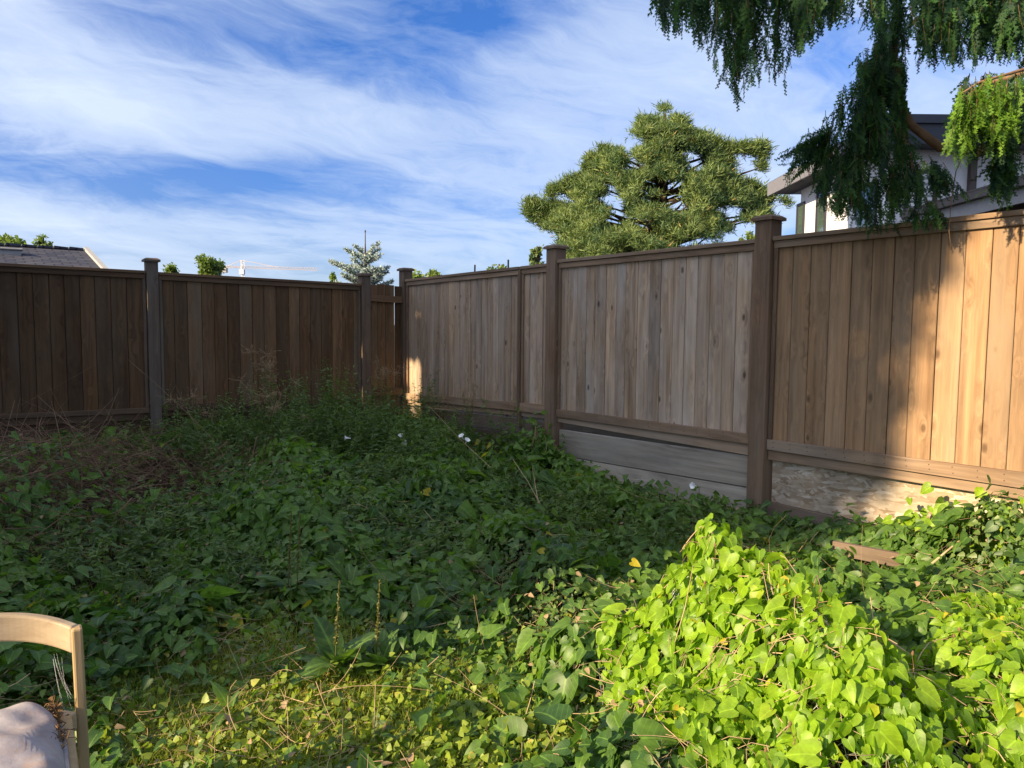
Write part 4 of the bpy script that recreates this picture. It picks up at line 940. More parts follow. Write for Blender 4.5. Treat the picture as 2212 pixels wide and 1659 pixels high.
k = MB(); band(k, lambda s: zs_, .05, .03, 2.02, .10, 30, XL + .018, XR - .018); k.build('seat_rail', M['chair_wood'], CH, bevel=.005)
for xx in (XR - .034, XL + .034):
    k = MB(); k.box((xx - .015, 1.42, zs_ - .055), (xx + .015, 1.93, zs_ + .0), (.3, .7, .5, 1)); k.build('seat_rail', M['chair_post'], CH, bevel=.005)
k = MB(); k.box((XL + .05, 1.38, zs_ - .055), (XR - .05, 1.415, zs_), (.3, .7, .5, 1)); k.build('seat_rail', M['chair_wood'], CH, bevel=.005)
for xx in (XR - .034, XL + .034):
    k = MB(); k.box((xx - .018, 1.375, 0), (xx + .018, 1.417, zs_ - .057)); k.build('front_leg', M['chair_post'], CH, bevel=.005)
# cushion: a pillow resting in the seat frame
nu, nv_ = 72, 44; vs = []; fs = []
cxm, cym = (XL + XR) / 2, 1.685; ax_, ay_ = wd_ / 2 - .046, .285
rc = np.random.RandomState(2)
for j in range(nv_):
    ph = -math.pi / 2 + math.pi * j / (nv_ - 1)
    for i in range(nu):
        th_ = 2 * math.pi * i / nu; e = .45; c_, s_ = math.cos(th_), math.sin(th_)
        r_ = math.cos(ph) ** .45
        X_ = ax_ * math.copysign(abs(c_) ** e, c_) * r_; Y_ = ay_ * math.copysign(abs(s_) ** e, s_) * r_
        zz0 = .074 * math.sin(ph) * (1 + .0) 
        zz0 += (.010 * math.sin(X_ * 17 + 2 * Y_ * 9) + .007 * math.sin(Y_ * 31 - X_ * 8 + 3 * math.sin(X_ * 14)) + .004 * math.sin(X_ * 60 + Y_ * 44)) * (math.sin(ph) > 0) * abs(math.sin(ph))
        vs.append((cxm + X_, cym + Y_, zs_ + .005 + zz0))
for j in range(nv_ - 1):
    for i in range(nu): fs.append((j * nu + i, j * nu + (i + 1) % nu, (j + 1) * nu + (i + 1) % nu, (j + 1) * nu + i))
k = MB(); k.add(vs, fs); cu_ = tag(k.build('seat_cushion', M['cushion'], None, smooth=True), 'dirty pale lilac grey seat cushion lying on the wooden chair', 'cushion')
k = MB(); rim = []
for i in range(61):
    th_ = 2 * math.pi * i / 60; c_, s_ = math.cos(th_), math.sin(th_); rim.append((cxm + (ax_ + .003) * math.copysign(abs(c_) ** .45, c_), cym + (ay_ + .003) * math.copysign(abs(s_) ** .45, s_), zs_ + .008))
k.tube(rim, .006, 6); k.build('piping', M['cushion'], cu_, smooth=True)
# dead vine debris caught between cushion and post
n_ = 150; K = 7; rr_ = np.random.RandomState(8); b0 = np.stack([XR - .050 - .035 * rr_.rand(n_) ** 2, 1.70 + .26 * rr_.rand(n_), zs_ + .012 + .022 * rr_.rand(n_)], 1)
d = rr_.normal(size=(n_, 3)) * [.6, 1, .35]; d /= np.linalg.norm(d, axis=1, keepdims=True); c = rr_.normal(size=(n_, 3)); Ls = .015 + .035 * rr_.rand(n_)
C = np.stack([b0 + d * (Ls * t)[:, None] + c * (Ls * t * t)[:, None] for t in np.linspace(-.5, .5, K)], 1); C[..., 2] = np.maximum(C[..., 2], zs_ + .006)
v1, f1 = curves_np(C, (.0007 + .0010 * rr_.rand(n_))[:, None] * np.ones((1, K))); t1 = np.repeat(np.stack([rr_.rand(n_)] * 4, 1), K * 3, 0)
m_ = 34; p_ = b0[rr_.randint(0, n_, m_)]; a_, b_2, c_ = inst(LOW_V, LOW_F, p_ + [0, 0, .01], basis(rr_.normal(size=(m_, 3)), rr_.normal(size=(m_, 3))), .010 + .012 * rr_.rand(m_), rr_.rand(m_))
v_, f_, t_ = merge([(v1, f1, t1), (a_, b_2, c_)])
tag(link('dead_vine', np_mesh('dead_vine', v_, f_, t_), M['litter']), 'curled dead brown vine caught between the cushion and the chair post', 'dead vine')
# cobweb threads under the crest rail
C = []
for i in range(6):
    a = np.array([XR - .03 - .03 * rr_.rand(), 1.965, zc - .075 - .02 * rr_.rand()]); b = np.array([XR - .018, 1.95, zc - .16 - .18 * rr_.rand()])
    C.append(np.stack([a + (b - a) * t + [-.004 * math.sin(3.1 * t), 0, -.004 * math.sin(3.1 * t)] for t in np.linspace(0, 1, 6)]))
v_, f_ = curves_np(np.array(C), np.full((1, 6), .00022)); tag(link('cobweb', np_mesh('cobweb', v_, f_, np.full((len(v_), 4), .5)), M['white_trim']), 'wispy white cobweb hanging under the chair crest rail', 'cobweb')

CH.rotation_euler = (0, 0, rad(33))
RM = Matrix.Translation((XR, 1.955, 0)) @ Matrix.Rotation(rad(33), 4, 'Z') @ Matrix.Translation((-XR, -1.955, 0))
for o in COL.objects:
    if o.name in ('seat_cushion', 'dead_vine', 'cobweb', 'piping'): o.data.transform(RM)
# ------------------------------------------------------------------ weeping cedar overhead
CE = empty('cedar_tree', (4.7, 5.3, 0)); tag(CE, 'weeping cedar with drooping dark fronds hanging over the right fence', 'tree')
# spray template: flat fern-like spray hanging along +Y
SV, SF = [], []
def quad(a, b, w):
    a = np.array(a, float); b = np.array(b, float); d_ = b - a; n_ = np.array([-d_[1], d_[0], 0]) / (np.linalg.norm(d_) + 1e-9) * w; o = len(SV)
    m_ = a + d_ * .45; SV.extend([a, m_ + n_, b, m_ - n_]); SF.append((o, o + 1, o + 2, o + 3))
quad((0, 0, 0), (0, 1, -.02), .026)
for i in range(5):
    t = .04 + .88 * i / 5; L_ = .34 * (1 - .6 * t) * (.8 + .2 * math.sin(i * 2.1))
    for sd in (-1, 1):
        tt = t + (.06 if sd > 0 else 0); a = (0, tt, 0); b = (sd * L_ * .52, tt + L_ * .88, -.03); quad(a, b, .032)
        c_ = np.array(a) + (np.array(b) - np.array(a)) * .45; l2 = L_ * .5
        quad(c_, c_ + np.array([sd * l2 * .95, l2 * .25, 0]), .022); quad(c_, c_ + np.array([-sd * l2 * .15, l2 * 1.0, 0]), .022)
SV = np.array(SV); SF = [np.array(SF)]
rcz = np.random.RandomState(41)
def strands(list_, per=.026, ssize=(.11, .165), droop=.33, rs=rcz):
    """list of (start, end, sway) strands -> sprays + stems"""
    pos, dirs, nrm, sc, stems = [], [], [], [], []
    for a, b in list_:
        L_ = np.linalg.norm(b - a); n = max(3, int(L_ / per)); sw = rs.normal(0, .05, 3); mid = (a + b) / 2 + sw * L_; ph = rs.rand() * 6.28
        pts = [(1 - t) ** 2 * a + 2 * t * (1 - t) * mid + t * t * b for t in np.linspace(0, 1, 6)]; stems.append(pts)
        side0 = np.array([math.cos(ph), math.sin(ph), 0.]); nv0 = np.array([-math.sin(ph), math.cos(ph), 0.])
        for i in range(n):
            t = i / n; p = (1 - t) ** 2 * a + 2 * t * (1 - t) * mid + t * t * b; tg = 2 * (1 - t) * (mid - a) + 2 * t * (b - mid); tg /= np.linalg.norm(tg) + 1e-9
            sg = 1 if i % 2 else -1; dd = tg + (side0 * sg + nv0 * rs.normal() * .45) * droop * (.7 + .6 * rs.rand()) * (1.1 - .5 * t); dd[2] -= .2
            pos.append(p); dirs.append(dd); nrm.append(nv0 + rs.normal(0, .35, 3)); sc.append((ssize[0] + (ssize[1] - ssize[0]) * rs.rand()) * (1.15 - .6 * t) * (.6 + .4 * min(1, t * 5 + .3)))
    return np.array(pos), np.array(dirs), np.array(nrm), np.array(sc), np.array(stems)
M['cedar_backlit'] = leafmat('cedar_backlit_frond', (.055, .13, .020), (.15, .275, .028), None, .4, veins=False, rough=.6, spec=.2)  # lime copy of the cedar fronds, backlight put into the colour
def bough(lst, branch, fmat='cedar', **kw):
    pos, dirs, nrm, sc, st = strands(lst, **kw); n_ = len(pos); rv = rcz.rand(n_) * .95; rv[rcz.rand(n_) < .006] = 1
    v, f, t = inst(SV, SF, pos, basis(nrm, dirs), sc, rv, np.stack([np.zeros(n_), -.25 + .5 * rcz.rand(n_), np.zeros(n_)], 1))
    k = MB()
    for pts, r0, r1 in branch: k.tube(pts, np.linspace(r0, r1, len(pts)), 8)
    o = k.build('branch', M['cedar_bark'], CE, smooth=True)
    link('foliage', np_mesh('foliage', v, f, t), M[fmat], o)
    v, f = curves_np(st, np.linspace(.0018, .0007, 6)[None] * np.ones((len(st), 1))); at_ = link('twigs', np_mesh('twigs', v, f, np.full((len(v), 4), .5)), M['cedar_bark'], o); at_['kind'] = 'stuff'
def prof(x, xs_, ys_): return float(np.interp(x, xs_, ys_))
# trunk out of frame
k = MB(); k.tube([(4.75, 5.35, -.05), (4.72, 5.3, 2), (4.66, 5.25, 5), (4.6, 5.2, 9.5)], [.26, .22, .16, .05], 12); k.build('trunk', M['cedar_bark'], CE, smooth=True)
# A: curtain along the top
ux = [1420, 1450, 1490, 1520, 1560, 1600, 1640, 1690, 1740, 1800, 1860, 1910]; tip = [55, 95, 70, 130, 215, 252, 205, 215, 120, 70, 85, 60]
L1 = []
for i in range(100):
    u = 1418 + 500 * rcz.rand(); Y = 3.7 + .6 * rcz.rand(); tp = prof(u, ux, tip); e = tp * (.45 + .55 * rcz.rand() ** .5) if tp > 0 else tp; v0 = -130 + rcz.rand() * 80
    c_ = P(u + 18 * rcz.normal(), v0, Y); d_ = P(u, e - 22, Y); L1.append((c_, d_))
bA = [[P(1400, -110, 3.9), P(1600, -130, 4.0), P(1850, -120, 4.2), P(2150, -180, 4.6), np.array([4.66, 5.25, 4.9])]]
bough(L1, [(bA[0], .012, .06)])
# B: big hanging mass in the centre
L1 = []
for i in range(150):
    v0 = 95 + 330 * rcz.rand() ** 1.1
    lo = prof(v0, [90, 160, 240, 300, 360, 430], [1860, 1840, 1770, 1720, 1770, 1830]); hi = prof(v0, [90, 180, 260, 340, 430], [1930, 1960, 1960, 1965, 1950])
    u = lo + (hi - lo) * rcz.rand(); Y = 4.75 + .42 * rcz.rand()
    mx = prof(u, [1690, 1720, 1770, 1800, 1830, 1860, 1890, 1920, 1960], [370, 400, 430, 470, 460, 500, 535, 500, 440]); e = min(v0 + 60 + 130 * rcz.rand(), mx)
    if e - v0 < 25: continue
    L1.append((P(u, v0, Y), P(u + 14 * rcz.normal() - (1850 - u) * .04, e - 12, Y - .03)))
for i in range(40):    # dense upright column
    u = 1895 + 60 * rcz.rand(); v0 = -60 + 230 * rcz.rand(); Y = 4.8 + .3 * rcz.rand(); L1.append((P(u, v0, Y), P(u + 8 * rcz.normal(), v0 + 110, Y)))
for i in range(16):     # arching tips reaching left
    Y = 4.85; v0 = 255 + 70 * rcz.rand(); L1.append((P(1800, v0 + 10, Y), P(1690 + 40 * rcz.rand(), v0 + 30 + 50 * rcz.rand(), Y)))
pB = [P(1945, -90, 5.0), P(1930, 60, 5.0), P(1935, 200, 5.0), P(1968, 270, 5.0), P(2030, 318, 4.95), P(2110, 328, 4.9), P(2212, 296, 4.8), P(2330, 250, 4.9), np.array([4.68, 5.28, 3.3])]
bough(L1, [(pB, .014, .05), ([P(1940, 180, 5.0), P(1880, 260, 5.0), P(1830, 330, 5.0), P(1800, 400, 5.0)], .012, .004), ([P(1935, 120, 5.0), P(1890, 150, 5.0), P(1845, 200, 4.95), P(1800, 260, 4.9)], .010, .003)])
# C: dark mass top right
L1 = []
for i in range(165):
    u = 1960 + 290 * rcz.rand(); Y = 4.3 + .7 * rcz.rand(); tp = prof(u, [1960, 2010, 2050, 2090, 2130, 2212, 2260], [100, 150, 120, 170, 120, 140, 160]); v0 = -110 + (tp + 30) * rcz.rand(); e = min(v0 + 60 + 110 * rcz.rand(), tp)
    if e - v0 < 25: continue
    L1.append((P(u, v0, Y), P(u + 15 * rcz.normal(), e - 10, Y)))
bough(L1, [([P(1960, 60, 4.7), P(2020, 10, 4.7), P(2090, -60, 4.7), P(2230, -150, 4.8), np.array([4.66, 5.25, 4.4])], .008, .05), ([P(1985, 130, 4.8), P(2050, 60, 4.75), P(2140, -40, 4.7), P(2260, -90, 4.8)], .004, .02)])
# D: sunlit drape at right edge and the hanging tail below it
L1 = []
for i in range(75):
    u = 2080 + 160 * rcz.rand(); Y = 4.2 + .35 * rcz.rand(); v0 = 150 + 60 * rcz.rand() + (2140 - u) * .15 * (u < 2140); L1.append((P(u, v0, Y), P(u - 10 + 12 * rcz.normal(), v0 + 70 + 80 * rcz.rand(), Y - .05)))
for i in range(26):
    u = 2148 + 40 * rcz.rand(); v0 = 280 + 90 * rcz.rand(); L1.append((P(u, v0, 4.5), P(u + 6 * rcz.normal(), v0 + 75, 4.5)))
bough(L1, [([P(2078, 215, 4.3), P(2120, 185, 4.3), P(2212, 160, 4.3), P(2330, 90, 4.6), np.array([4.66, 5.25, 3.9])], .004, .030)])
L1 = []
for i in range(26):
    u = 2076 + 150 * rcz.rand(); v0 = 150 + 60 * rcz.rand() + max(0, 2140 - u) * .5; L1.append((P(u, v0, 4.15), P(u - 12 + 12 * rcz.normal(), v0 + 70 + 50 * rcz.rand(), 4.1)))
bough(L1, [([P(2072, 205, 4.15), P(2115, 178, 4.15), P(2212, 150, 4.2), P(2330, 80, 4.6), np.array([4.66, 5.25, 4.0])], .003, .015)], fmat='cedar_backlit')
# F: thin sprays before the white wall
L1 = []
for (u, v, u2, v2) in ((2000, 345, 2030, 420), (2015, 350, 2065, 410), (2035, 352, 2075, 420), (1985, 350, 1990, 420), (1975, 380, 1990, 440), (2010, 360, 2020, 430), (2000, 430, 2030, 475), (1985, 440, 2010, 475), (1965, 440, 1985, 470), (2020, 445, 2035, 470), (2000, 450, 2000, 478), (1975, 455, 1960, 478)):
    for q_ in range(2): L1.append((P(u + 6 * rcz.normal(), v + 5 * rcz.normal(), 4.8), P(u2 + 6 * rcz.normal(), v2, 4.78)))
bough(L1, [([P(1968, 330, 4.85), P(1972, 380, 4.82), P(1995, 420, 4.8), P(2012, 450, 4.8), P(2016, 470, 4.8)], .007, .003), ([P(2083, 330, 4.88), P(2065, 370, 4.8), P(2055, 430, 4.75), P(2050, 500, 4.72), P(2055, 540, 4.72)], .004, .0015)])
# upper crown out of frame
L1 = []
for i in range(420):
    a = rcz.rand() * 6.283; r_ = 2.6 * math.sqrt(rcz.rand()); zz0 = 4.9 + 3.8 * rcz.rand(); r_ *= (1 - (zz0 - 4.9) / 5.5); c_ = np.array([4.3 + math.cos(a) * r_, 5.1 + math.sin(a) * r_, zz0]); L1.append((c_, c_ + [.2 * math.cos(a), .2 * math.sin(a), -.7]))
bough(L1, [([np.array([4.62, 5.2, 5.2]), np.array([3.6, 4.6, 5.7]), np.array([2.6, 4.2, 5.6])], .04, .01), ([np.array([4.6, 5.2, 6.2]), np.array([3.8, 6.0, 6.6]), np.array([3.2, 6.6, 6.4])], .04, .01)], per=.10, ssize=(.22, .34))

# ------------------------------------------------------------------ pine beyond the fence
PY = 26.0; PI_ = empty('pine_tree', (*P(1430, 600, PY)[:2], 0)); tag(PI_, 'broad full pine with clumped needles beyond the middle of the right fence', 'tree')
poly = np.array([(150, 800), (160, 900), (270, 1000), (340, 1000), (380, 1080), (430, 1130), (450, 1300), (1000, 1300), (1600, 1300), (1640, 1060), (1720, 950), (2090, 940), (2130, 800), (1980, 700), (1930, 600), (1960, 370), (1900, 360), (1740, 390), (1580, 330), (1480, 290), (1370, 280), (1350, 180), (1270, 160), (1215, 80), (1170, 90), (1160, 170), (1030, 170), (970, 290), (1080, 340), (1040, 430), (960, 420), (880, 400), (780, 410), (700, 380), (720, 460), (620, 470), (580, 600), (500, 620), (420, 680), (330, 690), (320, 770)], float)
poly = poly * .2864 + [1094, 207]
def inside(pts, poly):
    x, y = pts[:, 0], pts[:, 1]; c = np.zeros(len(pts), bool); j = len(poly) - 1
    for i in range(len(poly)):
        xi, yi = poly[i]; xj, yj = poly[j]; c ^= ((yi > y) != (yj > y)) & (x < (xj - xi) * (y - yi) / (yj - yi + 1e-9) + xi); j = i
    return c
rp = np.random.RandomState(12); n_ = 9000
pt = np.stack([1130 + 590 * rp.rand(n_), 225 + 360 * rp.rand(n_)], 1); pt = pt[inside(pt, poly)]
tier = .55 * vnoise(pt[:, 0] * .013, pt[:, 1] * .026, 5, 1.7) + .9 * vnoise(pt[:, 0] * .032, pt[:, 1] * .05, 8, 1.5)
keep = tier > -.50
hole = (np.abs(pt[:, 0] - 1432) < 52) & (np.abs(pt[:, 1] - 418) < 32) & (rp.rand(len(pt)) < .93); hole2 = ((pt[:, 0] - 1580) / 60) ** 2 + ((pt[:, 1] - 520) / 20) ** 2 < 1
keep &= ~hole & ~(hole2 & (rp.rand(len(pt)) < .8)); pt = pt[keep][:3600]
C3 = []
for u, v in pt:
    row = poly[:, 1]; half = 40 + (v - 230) * .82; half = min(half, 285); dx = min(1, abs(u - 1430) / max(half, 1)); dm = half / F * PY * math.sqrt(max(0, 1 - dx * dx)) * .85
    C3.append(P(u, v, PY + (rp.rand() * 2 - 1) * dm))
C3 = np.array(C3); m_ = 64; n_ = len(C3)
dirs = rp.normal(size=(n_, m_, 3)); dirs[..., 2] = np.abs(dirs[..., 2]) * 1.2 + .3 * rp.normal(size=(n_, m_)); out = C3 - np.array([*P(1430, 500, PY)[:2], 0]); out[:, 2] = 0; out /= np.linalg.norm(out, axis=1, keepdims=True) + 1e-6
dirs += out[:, None, :] * .45; dirs /= np.linalg.norm(dirs, axis=2, keepdims=True)
ps_ = .65 + .75 * rp.rand(n_)
pos = C3[:, None, :] + rp.normal(size=(n_, m_, 3)) * (np.array([.085, .085, .06])[None, None] * ps_[:, None, None]) + dirs * .03
pr_ = np.repeat(np.clip(rp.rand(n_) * .55 + .35 * rp.rand(n_) ** 2, 0, .93), m_); pr_[rp.rand(n_ * m_) < .012] = 1
v_, f_, t_ = inst(NAR_V, NAR_F, pos.reshape(-1, 3), basis(rp.normal(size=(n_ * m_, 3)), dirs.reshape(-1, 3)), (np.tile([.62, 1, 1], (n_ * m_, 1)) * (np.repeat(ps_, m_) * (.13 + .09 * rp.rand(n_ * m_)))[:, None]), pr_)
link('crown', np_mesh('crown', v_, f_, t_), M['pine'], PI_)
k = MB(); k.tube([(*P(1430, 600, PY)[:2], -.05), P(1422, 600, PY), P(1428, 450, PY), P(1434, 380, PY), P(1440, 300, PY), P(1436, 245, PY)], [.32, .26, .2, .15, .09, .03], 10); k.build('trunk', M['bark'], PI_, smooth=True)
k = MB()
for i in rp.choice(len(C3), 130, replace=False):
    c_ = C3[i]; v0 = min(600, pt[i][1] + 35 + 40 * rp.rand()); s = P(1430 + (600 - v0) * .0, v0, PY); mid = (s + c_) / 2 + [0, 0, -.15 + .2 * rp.rand()]; k.tube([s, (s * .7 + mid * .3), mid, c_], [.06, .05, .04, .015], 5)
k.build('branches', M['bark'], PI_, smooth=True)

# blue spruce
SY = 19.0; b0 = P(790, 620, SY); SP = empty('spruce_tree', (b0[0], b0[1], 0)); tag(SP, 'young silvery blue spruce with a bare leader behind the back corner', 'tree')
k = MB(); k.tube([(b0[0], b0[1], -.05), P(790, 620, SY), P(789.5, 555, SY), P(789, 528, SY), P(789, 499, SY)], [.07, .05, .028, .014, .010], 8); k.tube([P(789, 502, SY), P(789, 497, SY)], [.018, .016], 6); k.build('trunk', M['bark'], SP, smooth=True)
rsx = np.random.RandomState(4); lp, ld, brs = [], [], []
def sprucebranch(a, b, depth=0):
    L_ = np.linalg.norm(b - a); n = int(L_ / .0065); dv = (b - a) / L_; brs.append([a, (a + b) / 2 - [0, 0, .02 * L_], b])
    for i in range(n):
        p = a + (b - a) * (.12 + .88 * i / n); r = rsx.normal(size=3); r -= dv * np.dot(r, dv); r /= np.linalg.norm(r) + 1e-9; lp.append(p); ld.append(r + dv * .75)
    if depth < 1:
        for s in np.linspace(.35, .9, max(2, int(L_ / .16))):
            for sg in (-1, 1):
                side = np.cross(dv, [0, 0, 1.]); side /= np.linalg.norm(side) + 1e-9; q_ = a + (b - a) * s; l2 = L_ * (1 - s) * .6 + .10; sprucebranch(q_, q_ + (dv * .65 + side * sg * .7 + np.array([0, 0, .18])) * l2, 1)
tips = [(799, 547, .0), (815, 529, .0), (769, 533, .1), (749, 541, -.1), (816, 540, .2), (818, 551, -.2), (775, 548, .5), (803, 556, -.45), (714, 566, .1), (838, 578, .0), (834, 590, .3), (741, 595, -.3), (817, 604, .4), (760, 600, .5), (847, 609, .1), (772, 574, .6), (812, 580, -.6), (745, 580, -.5), (780, 598, -.6), (800, 600, -.55), (725, 612, .2), (765, 560, -.3)]
for u, v, dy in tips:
    v0 = v + (14 + abs(u - 790) * .28); sprucebranch(P(790, min(v0, 640), SY), P(u, v, SY + dy))
n_ = len(lp); v_, f_, t_ = inst(NAR_V, NAR_F, np.array(lp), basis(rsx.normal(size=(n_, 3)), np.array(ld)), np.tile([.13, .075, .1], (n_, 1)) * (.75 + .5 * rsx.rand(n_))[:, None], rsx.rand(n_))
link('crown', np_mesh('crown', v_, f_, t_), M['spruce'], SP)
v_, f_ = curves_np(np.array(brs), np.array([[.012, .009, .005]])); link('branches', np_mesh('branches', v_, f_, np.full((len(v_), 4), .5)), M['bark'], SP)

# small far trees
def leaf_tree(name, u, vtop, w, hpx, Y, lab, seed, leaf, n=1500, mat='tree', group=None, cone=False, sparse=False):
    r = np.random.RandomState(seed); s = Y / F; base = P(u, vtop + hpx / 2, Y); T = empty(name, (base[0], base[1], 0)); tag(T, lab, 'tree', group)
    rx, rz = w / 2 * s, hpx / 2 * s; nc = 26; cl = r.normal(size=(nc, 3)); cl /= np.linalg.norm(cl, axis=1, keepdims=True); cl *= (r.rand(nc) ** .45)[:, None] * .78
    if cone: cl[:, 0] *= np.clip(.55 - .5 * cl[:, 2], .1, 1); cl[:, 1] *= np.clip(.55 - .5 * cl[:, 2], .1, 1)
    ci = r.randint(0, nc, n); pos = cl[ci] + r.normal(size=(n, 3)) * (.16 if not sparse else .10); pos = base + pos * [rx, rx, rz]
    v, f, t = inst(LOW_V, LOW_F, pos, basis(r.normal(size=(n, 3)), r.normal(size=(n, 3))), leaf * (.6 + .8 * r.rand(n)), np.clip(.25 * r.normal(size=nc)[ci] + .5, 0, .9)); link('crown', np_mesh('crown', v, f, t), M[mat], T)
    k = MB(); top = base[2] + rz * .7; k.tube([(base[0], base[1], -.05), (base[0] + .02, base[1], base[2] - rz * .4), (base[0], base[1], top)], [.03 * base[2], .02 * base[2], .008 * base[2]], 8)
    for i in range(0, nc, 2): k.tube([(base[0], base[1], base[2] - rz * .3), base + cl[i] * [rx, rx, rz]], [.012 * base[2], .004 * base[2]], 5)
    k.build('trunk', M['bark'], T, smooth=True)
leaf_tree('leafy_tree', 455, 544, 58, 70, 45, 'round leafy tree beside the crane, above the left fence', 3, .20, 2200)
leaf_tree('leafy_tree', 369, 567, 26, 40, 45, 'small tree top just right of the grey fence post', 4, .16, 700)
leaf_tree('conifer_tree', 720, 588, 28, 60, 30, 'slim conifer top left of the blue spruce', 5, .10, 1200, cone=True)
leaf_tree('leafy_tree', 900, 583, 44, 60, 28, 'golden shrub top just right of the corner post', 6, .11, 1300)
leaf_tree('leafy_tree', 938, 582, 50, 50, 27, 'thin leafed shrub top over the far end of the right fence', 7, .13, 500, sparse=True)
leaf_tree('leafy_tree', 1620, 490, 66, 110, 22, 'pale thin bush between the pine and the white house', 8, .07, 1500, sparse=True)
leaf_tree('leafy_tree', 10, 508, 110, 60, 24, 'dark leafy tree at the left edge behind the low roof', 9, .14, 1800)
leaf_tree('leafy_tree', 92, 505, 56, 60, 20.5, 'sparse twiggy shrub rising over the ridge of the low roof', 10, .10, 260, sparse=True)
leaf_tree('leafy_tree', 1160, 520, 40, 90, 24, 'small pine shoot left of the thick middle post', 11, .10, 420, mat='pine', sparse=True)
leaf_tree('leafy_tree', 1078, 563, 60, 50, 23, 'leafy shrub tips over the far fence panel', 12, .09, 200, sparse=True)

# crane far off
YC = 320.0; s = YC / F; CR = empty('tower_crane', (*P(522, 600, YC)[:2], 0)); tag(CR, 'distant orange and white tower crane above the left fence', 'crane')
def cp(u, v): return P(u, v, YC)
def lattice(name, a, b, h, n, r, mat):
    k = MB(); a = np.array(a); b = np.array(b); dv = (b - a) / np.linalg.norm(b - a); up = np.array([0, 0, 1.]) if abs(dv[2]) < .5 else np.array([1., 0, 0]); sd = np.cross(dv, up)
    chords = [up * h, sd * h * .6, -sd * h * .6]
    for c_ in chords: k.bar(a + c_, b + c_, r)
    for i in range(n):
        p, q_ = a + (b - a) * i / n, a + (b - a) * (i + 1) / n; m_ = (p + q_) / 2
        for c_ in chords[1:]: k.bar(p + c_, m_ + chords[0], r * .7); k.bar(m_ + chords[0], q_ + c_, r * .7)
        k.bar(p + chords[1], p + chords[2], r * .7)
    k.build(name, mat, CR)
lattice('jib', cp(524, 579), cp(686, 584), 1.0, 26, .07, M['crane']); lattice('counter_jib', cp(522, 579), cp(479, 578), .7, 7, .10, M['crane'])
lattice('mast', (*cp(522, 600)[:2], 0), cp(522, 562), 1.0, 24, .14, M['white_trim'])
k = MB(); k.bar(cp(522, 562), cp(603, 578), .13); k.bar(cp(522, 562), cp(488, 576), .13); k.build('tie_bars', M['crane'], CR)
k = MB(); c_ = cp(484, 582); k.box((c_[0] - 1.2, YC - 1, c_[2] - 1.3), (c_[0] + 1.2, YC + 1, c_[2] + .6)); k.build('counterweight', M['concrete'], CR)
k = MB(); c_ = cp(523, 586); k.box((c_[0] - .9, YC - 1, c_[2] - 1.2), (c_[0] + .9, YC + 1, c_[2] + .8)); k.build('cab', M['white_trim'], CR)

# ------------------------------------------------------------------ unseen trees added left of frame to cast shade
def added_shade_tree(p, q, zlo, zhi, rq, rp_, n, leaf, lab, seed, holes=(), tq=None):
    r = np.random.RandomState(seed); c = pq(p, q); T = empty('added_shade_tree', (*c, 0)); tag(T, lab, 'tree'); zc_ = (zlo + zhi) / 2; hz_ = (zhi - zlo) / 2; zlo = max(zlo, .8)
    a = r.normal(size=(n, 3)); a /= np.linalg.norm(a, axis=1, keepdims=True); a *= (r.rand(n) ** .62)[:, None]
    a += .12 * np.stack([vnoise(a[:, 1] * 3, a[:, 2] * 3, seed), vnoise(a[:, 0] * 3, a[:, 2] * 3, seed + 1), vnoise(a[:, 0] * 3, a[:, 1] * 3, seed + 2)], 1)
    P_, Q_, Z_ = p + a[:, 0] * rp_, q + a[:, 1] * rq, zc_ + a[:, 2] * hz_
    ok = Z_ > .03
    for (qh, z0, wq, wz) in holes:       # gaps cut to place sun patches: q, height where the ray lands (at p=5.2), half widths
        zz = Z_ - (5.2 - P_) * math.tan(SUN_EL); ok &= ~((np.abs(Q_ - qh) < wq) & (np.abs(zz - z0) < wz))
    P_, Q_, Z_ = P_[ok], Q_[ok], Z_[ok]; m = len(P_)
    pos = np.stack([SUN_D[0] * P_ - SUN_D[1] * Q_, SUN_D[1] * P_ + SUN_D[0] * Q_, Z_], 1)
    v, f, t = inst(LOW_V, LOW_F, pos, basis(r.normal(size=(m, 3)), r.normal(size=(m, 3))), leaf * (.7 + .6 * r.rand(m)), r.rand(m) * .9); link('crown', np_mesh('crown', v, f, t), M['tree'], T)
    c2 = pq(p, tq) if tq else c; k = MB(); k.tube([(*c2, -.05), (*(c2 * .9 + c * .1), zlo * .7), (*(c2 * .5 + c * .5), zlo), (c[0], c[1], zhi - hz_ * .5)], [.24, .22, .18, .05], 10); k.build('trunk', M['bark'], T, smooth=True)
added_shade_tree(-12.2, 3.40, 7.4, 16.0, 1.36, 1.3, 15000, .20,  'unseen tall leafy tree added left of the yard to shade the cedar', 50, tq=3.7)
added_shade_tree(-13.0, 5.1, 8.0, 19.5, 1.75, 1.4, 15000, .24, 'unseen very tall leafy tree added left of the yard to shade the white house', 52)
added_shade_tree(-4.5, 10.0, -2.5, 12.0, 1.38, 1.6, 20000, .22, 'unseen tall narrow tree added beside the dark left fence to shape sun patches', 51, holes=((9.2, .55, .30, .55), (9.08, -1.55, .20, .25)))

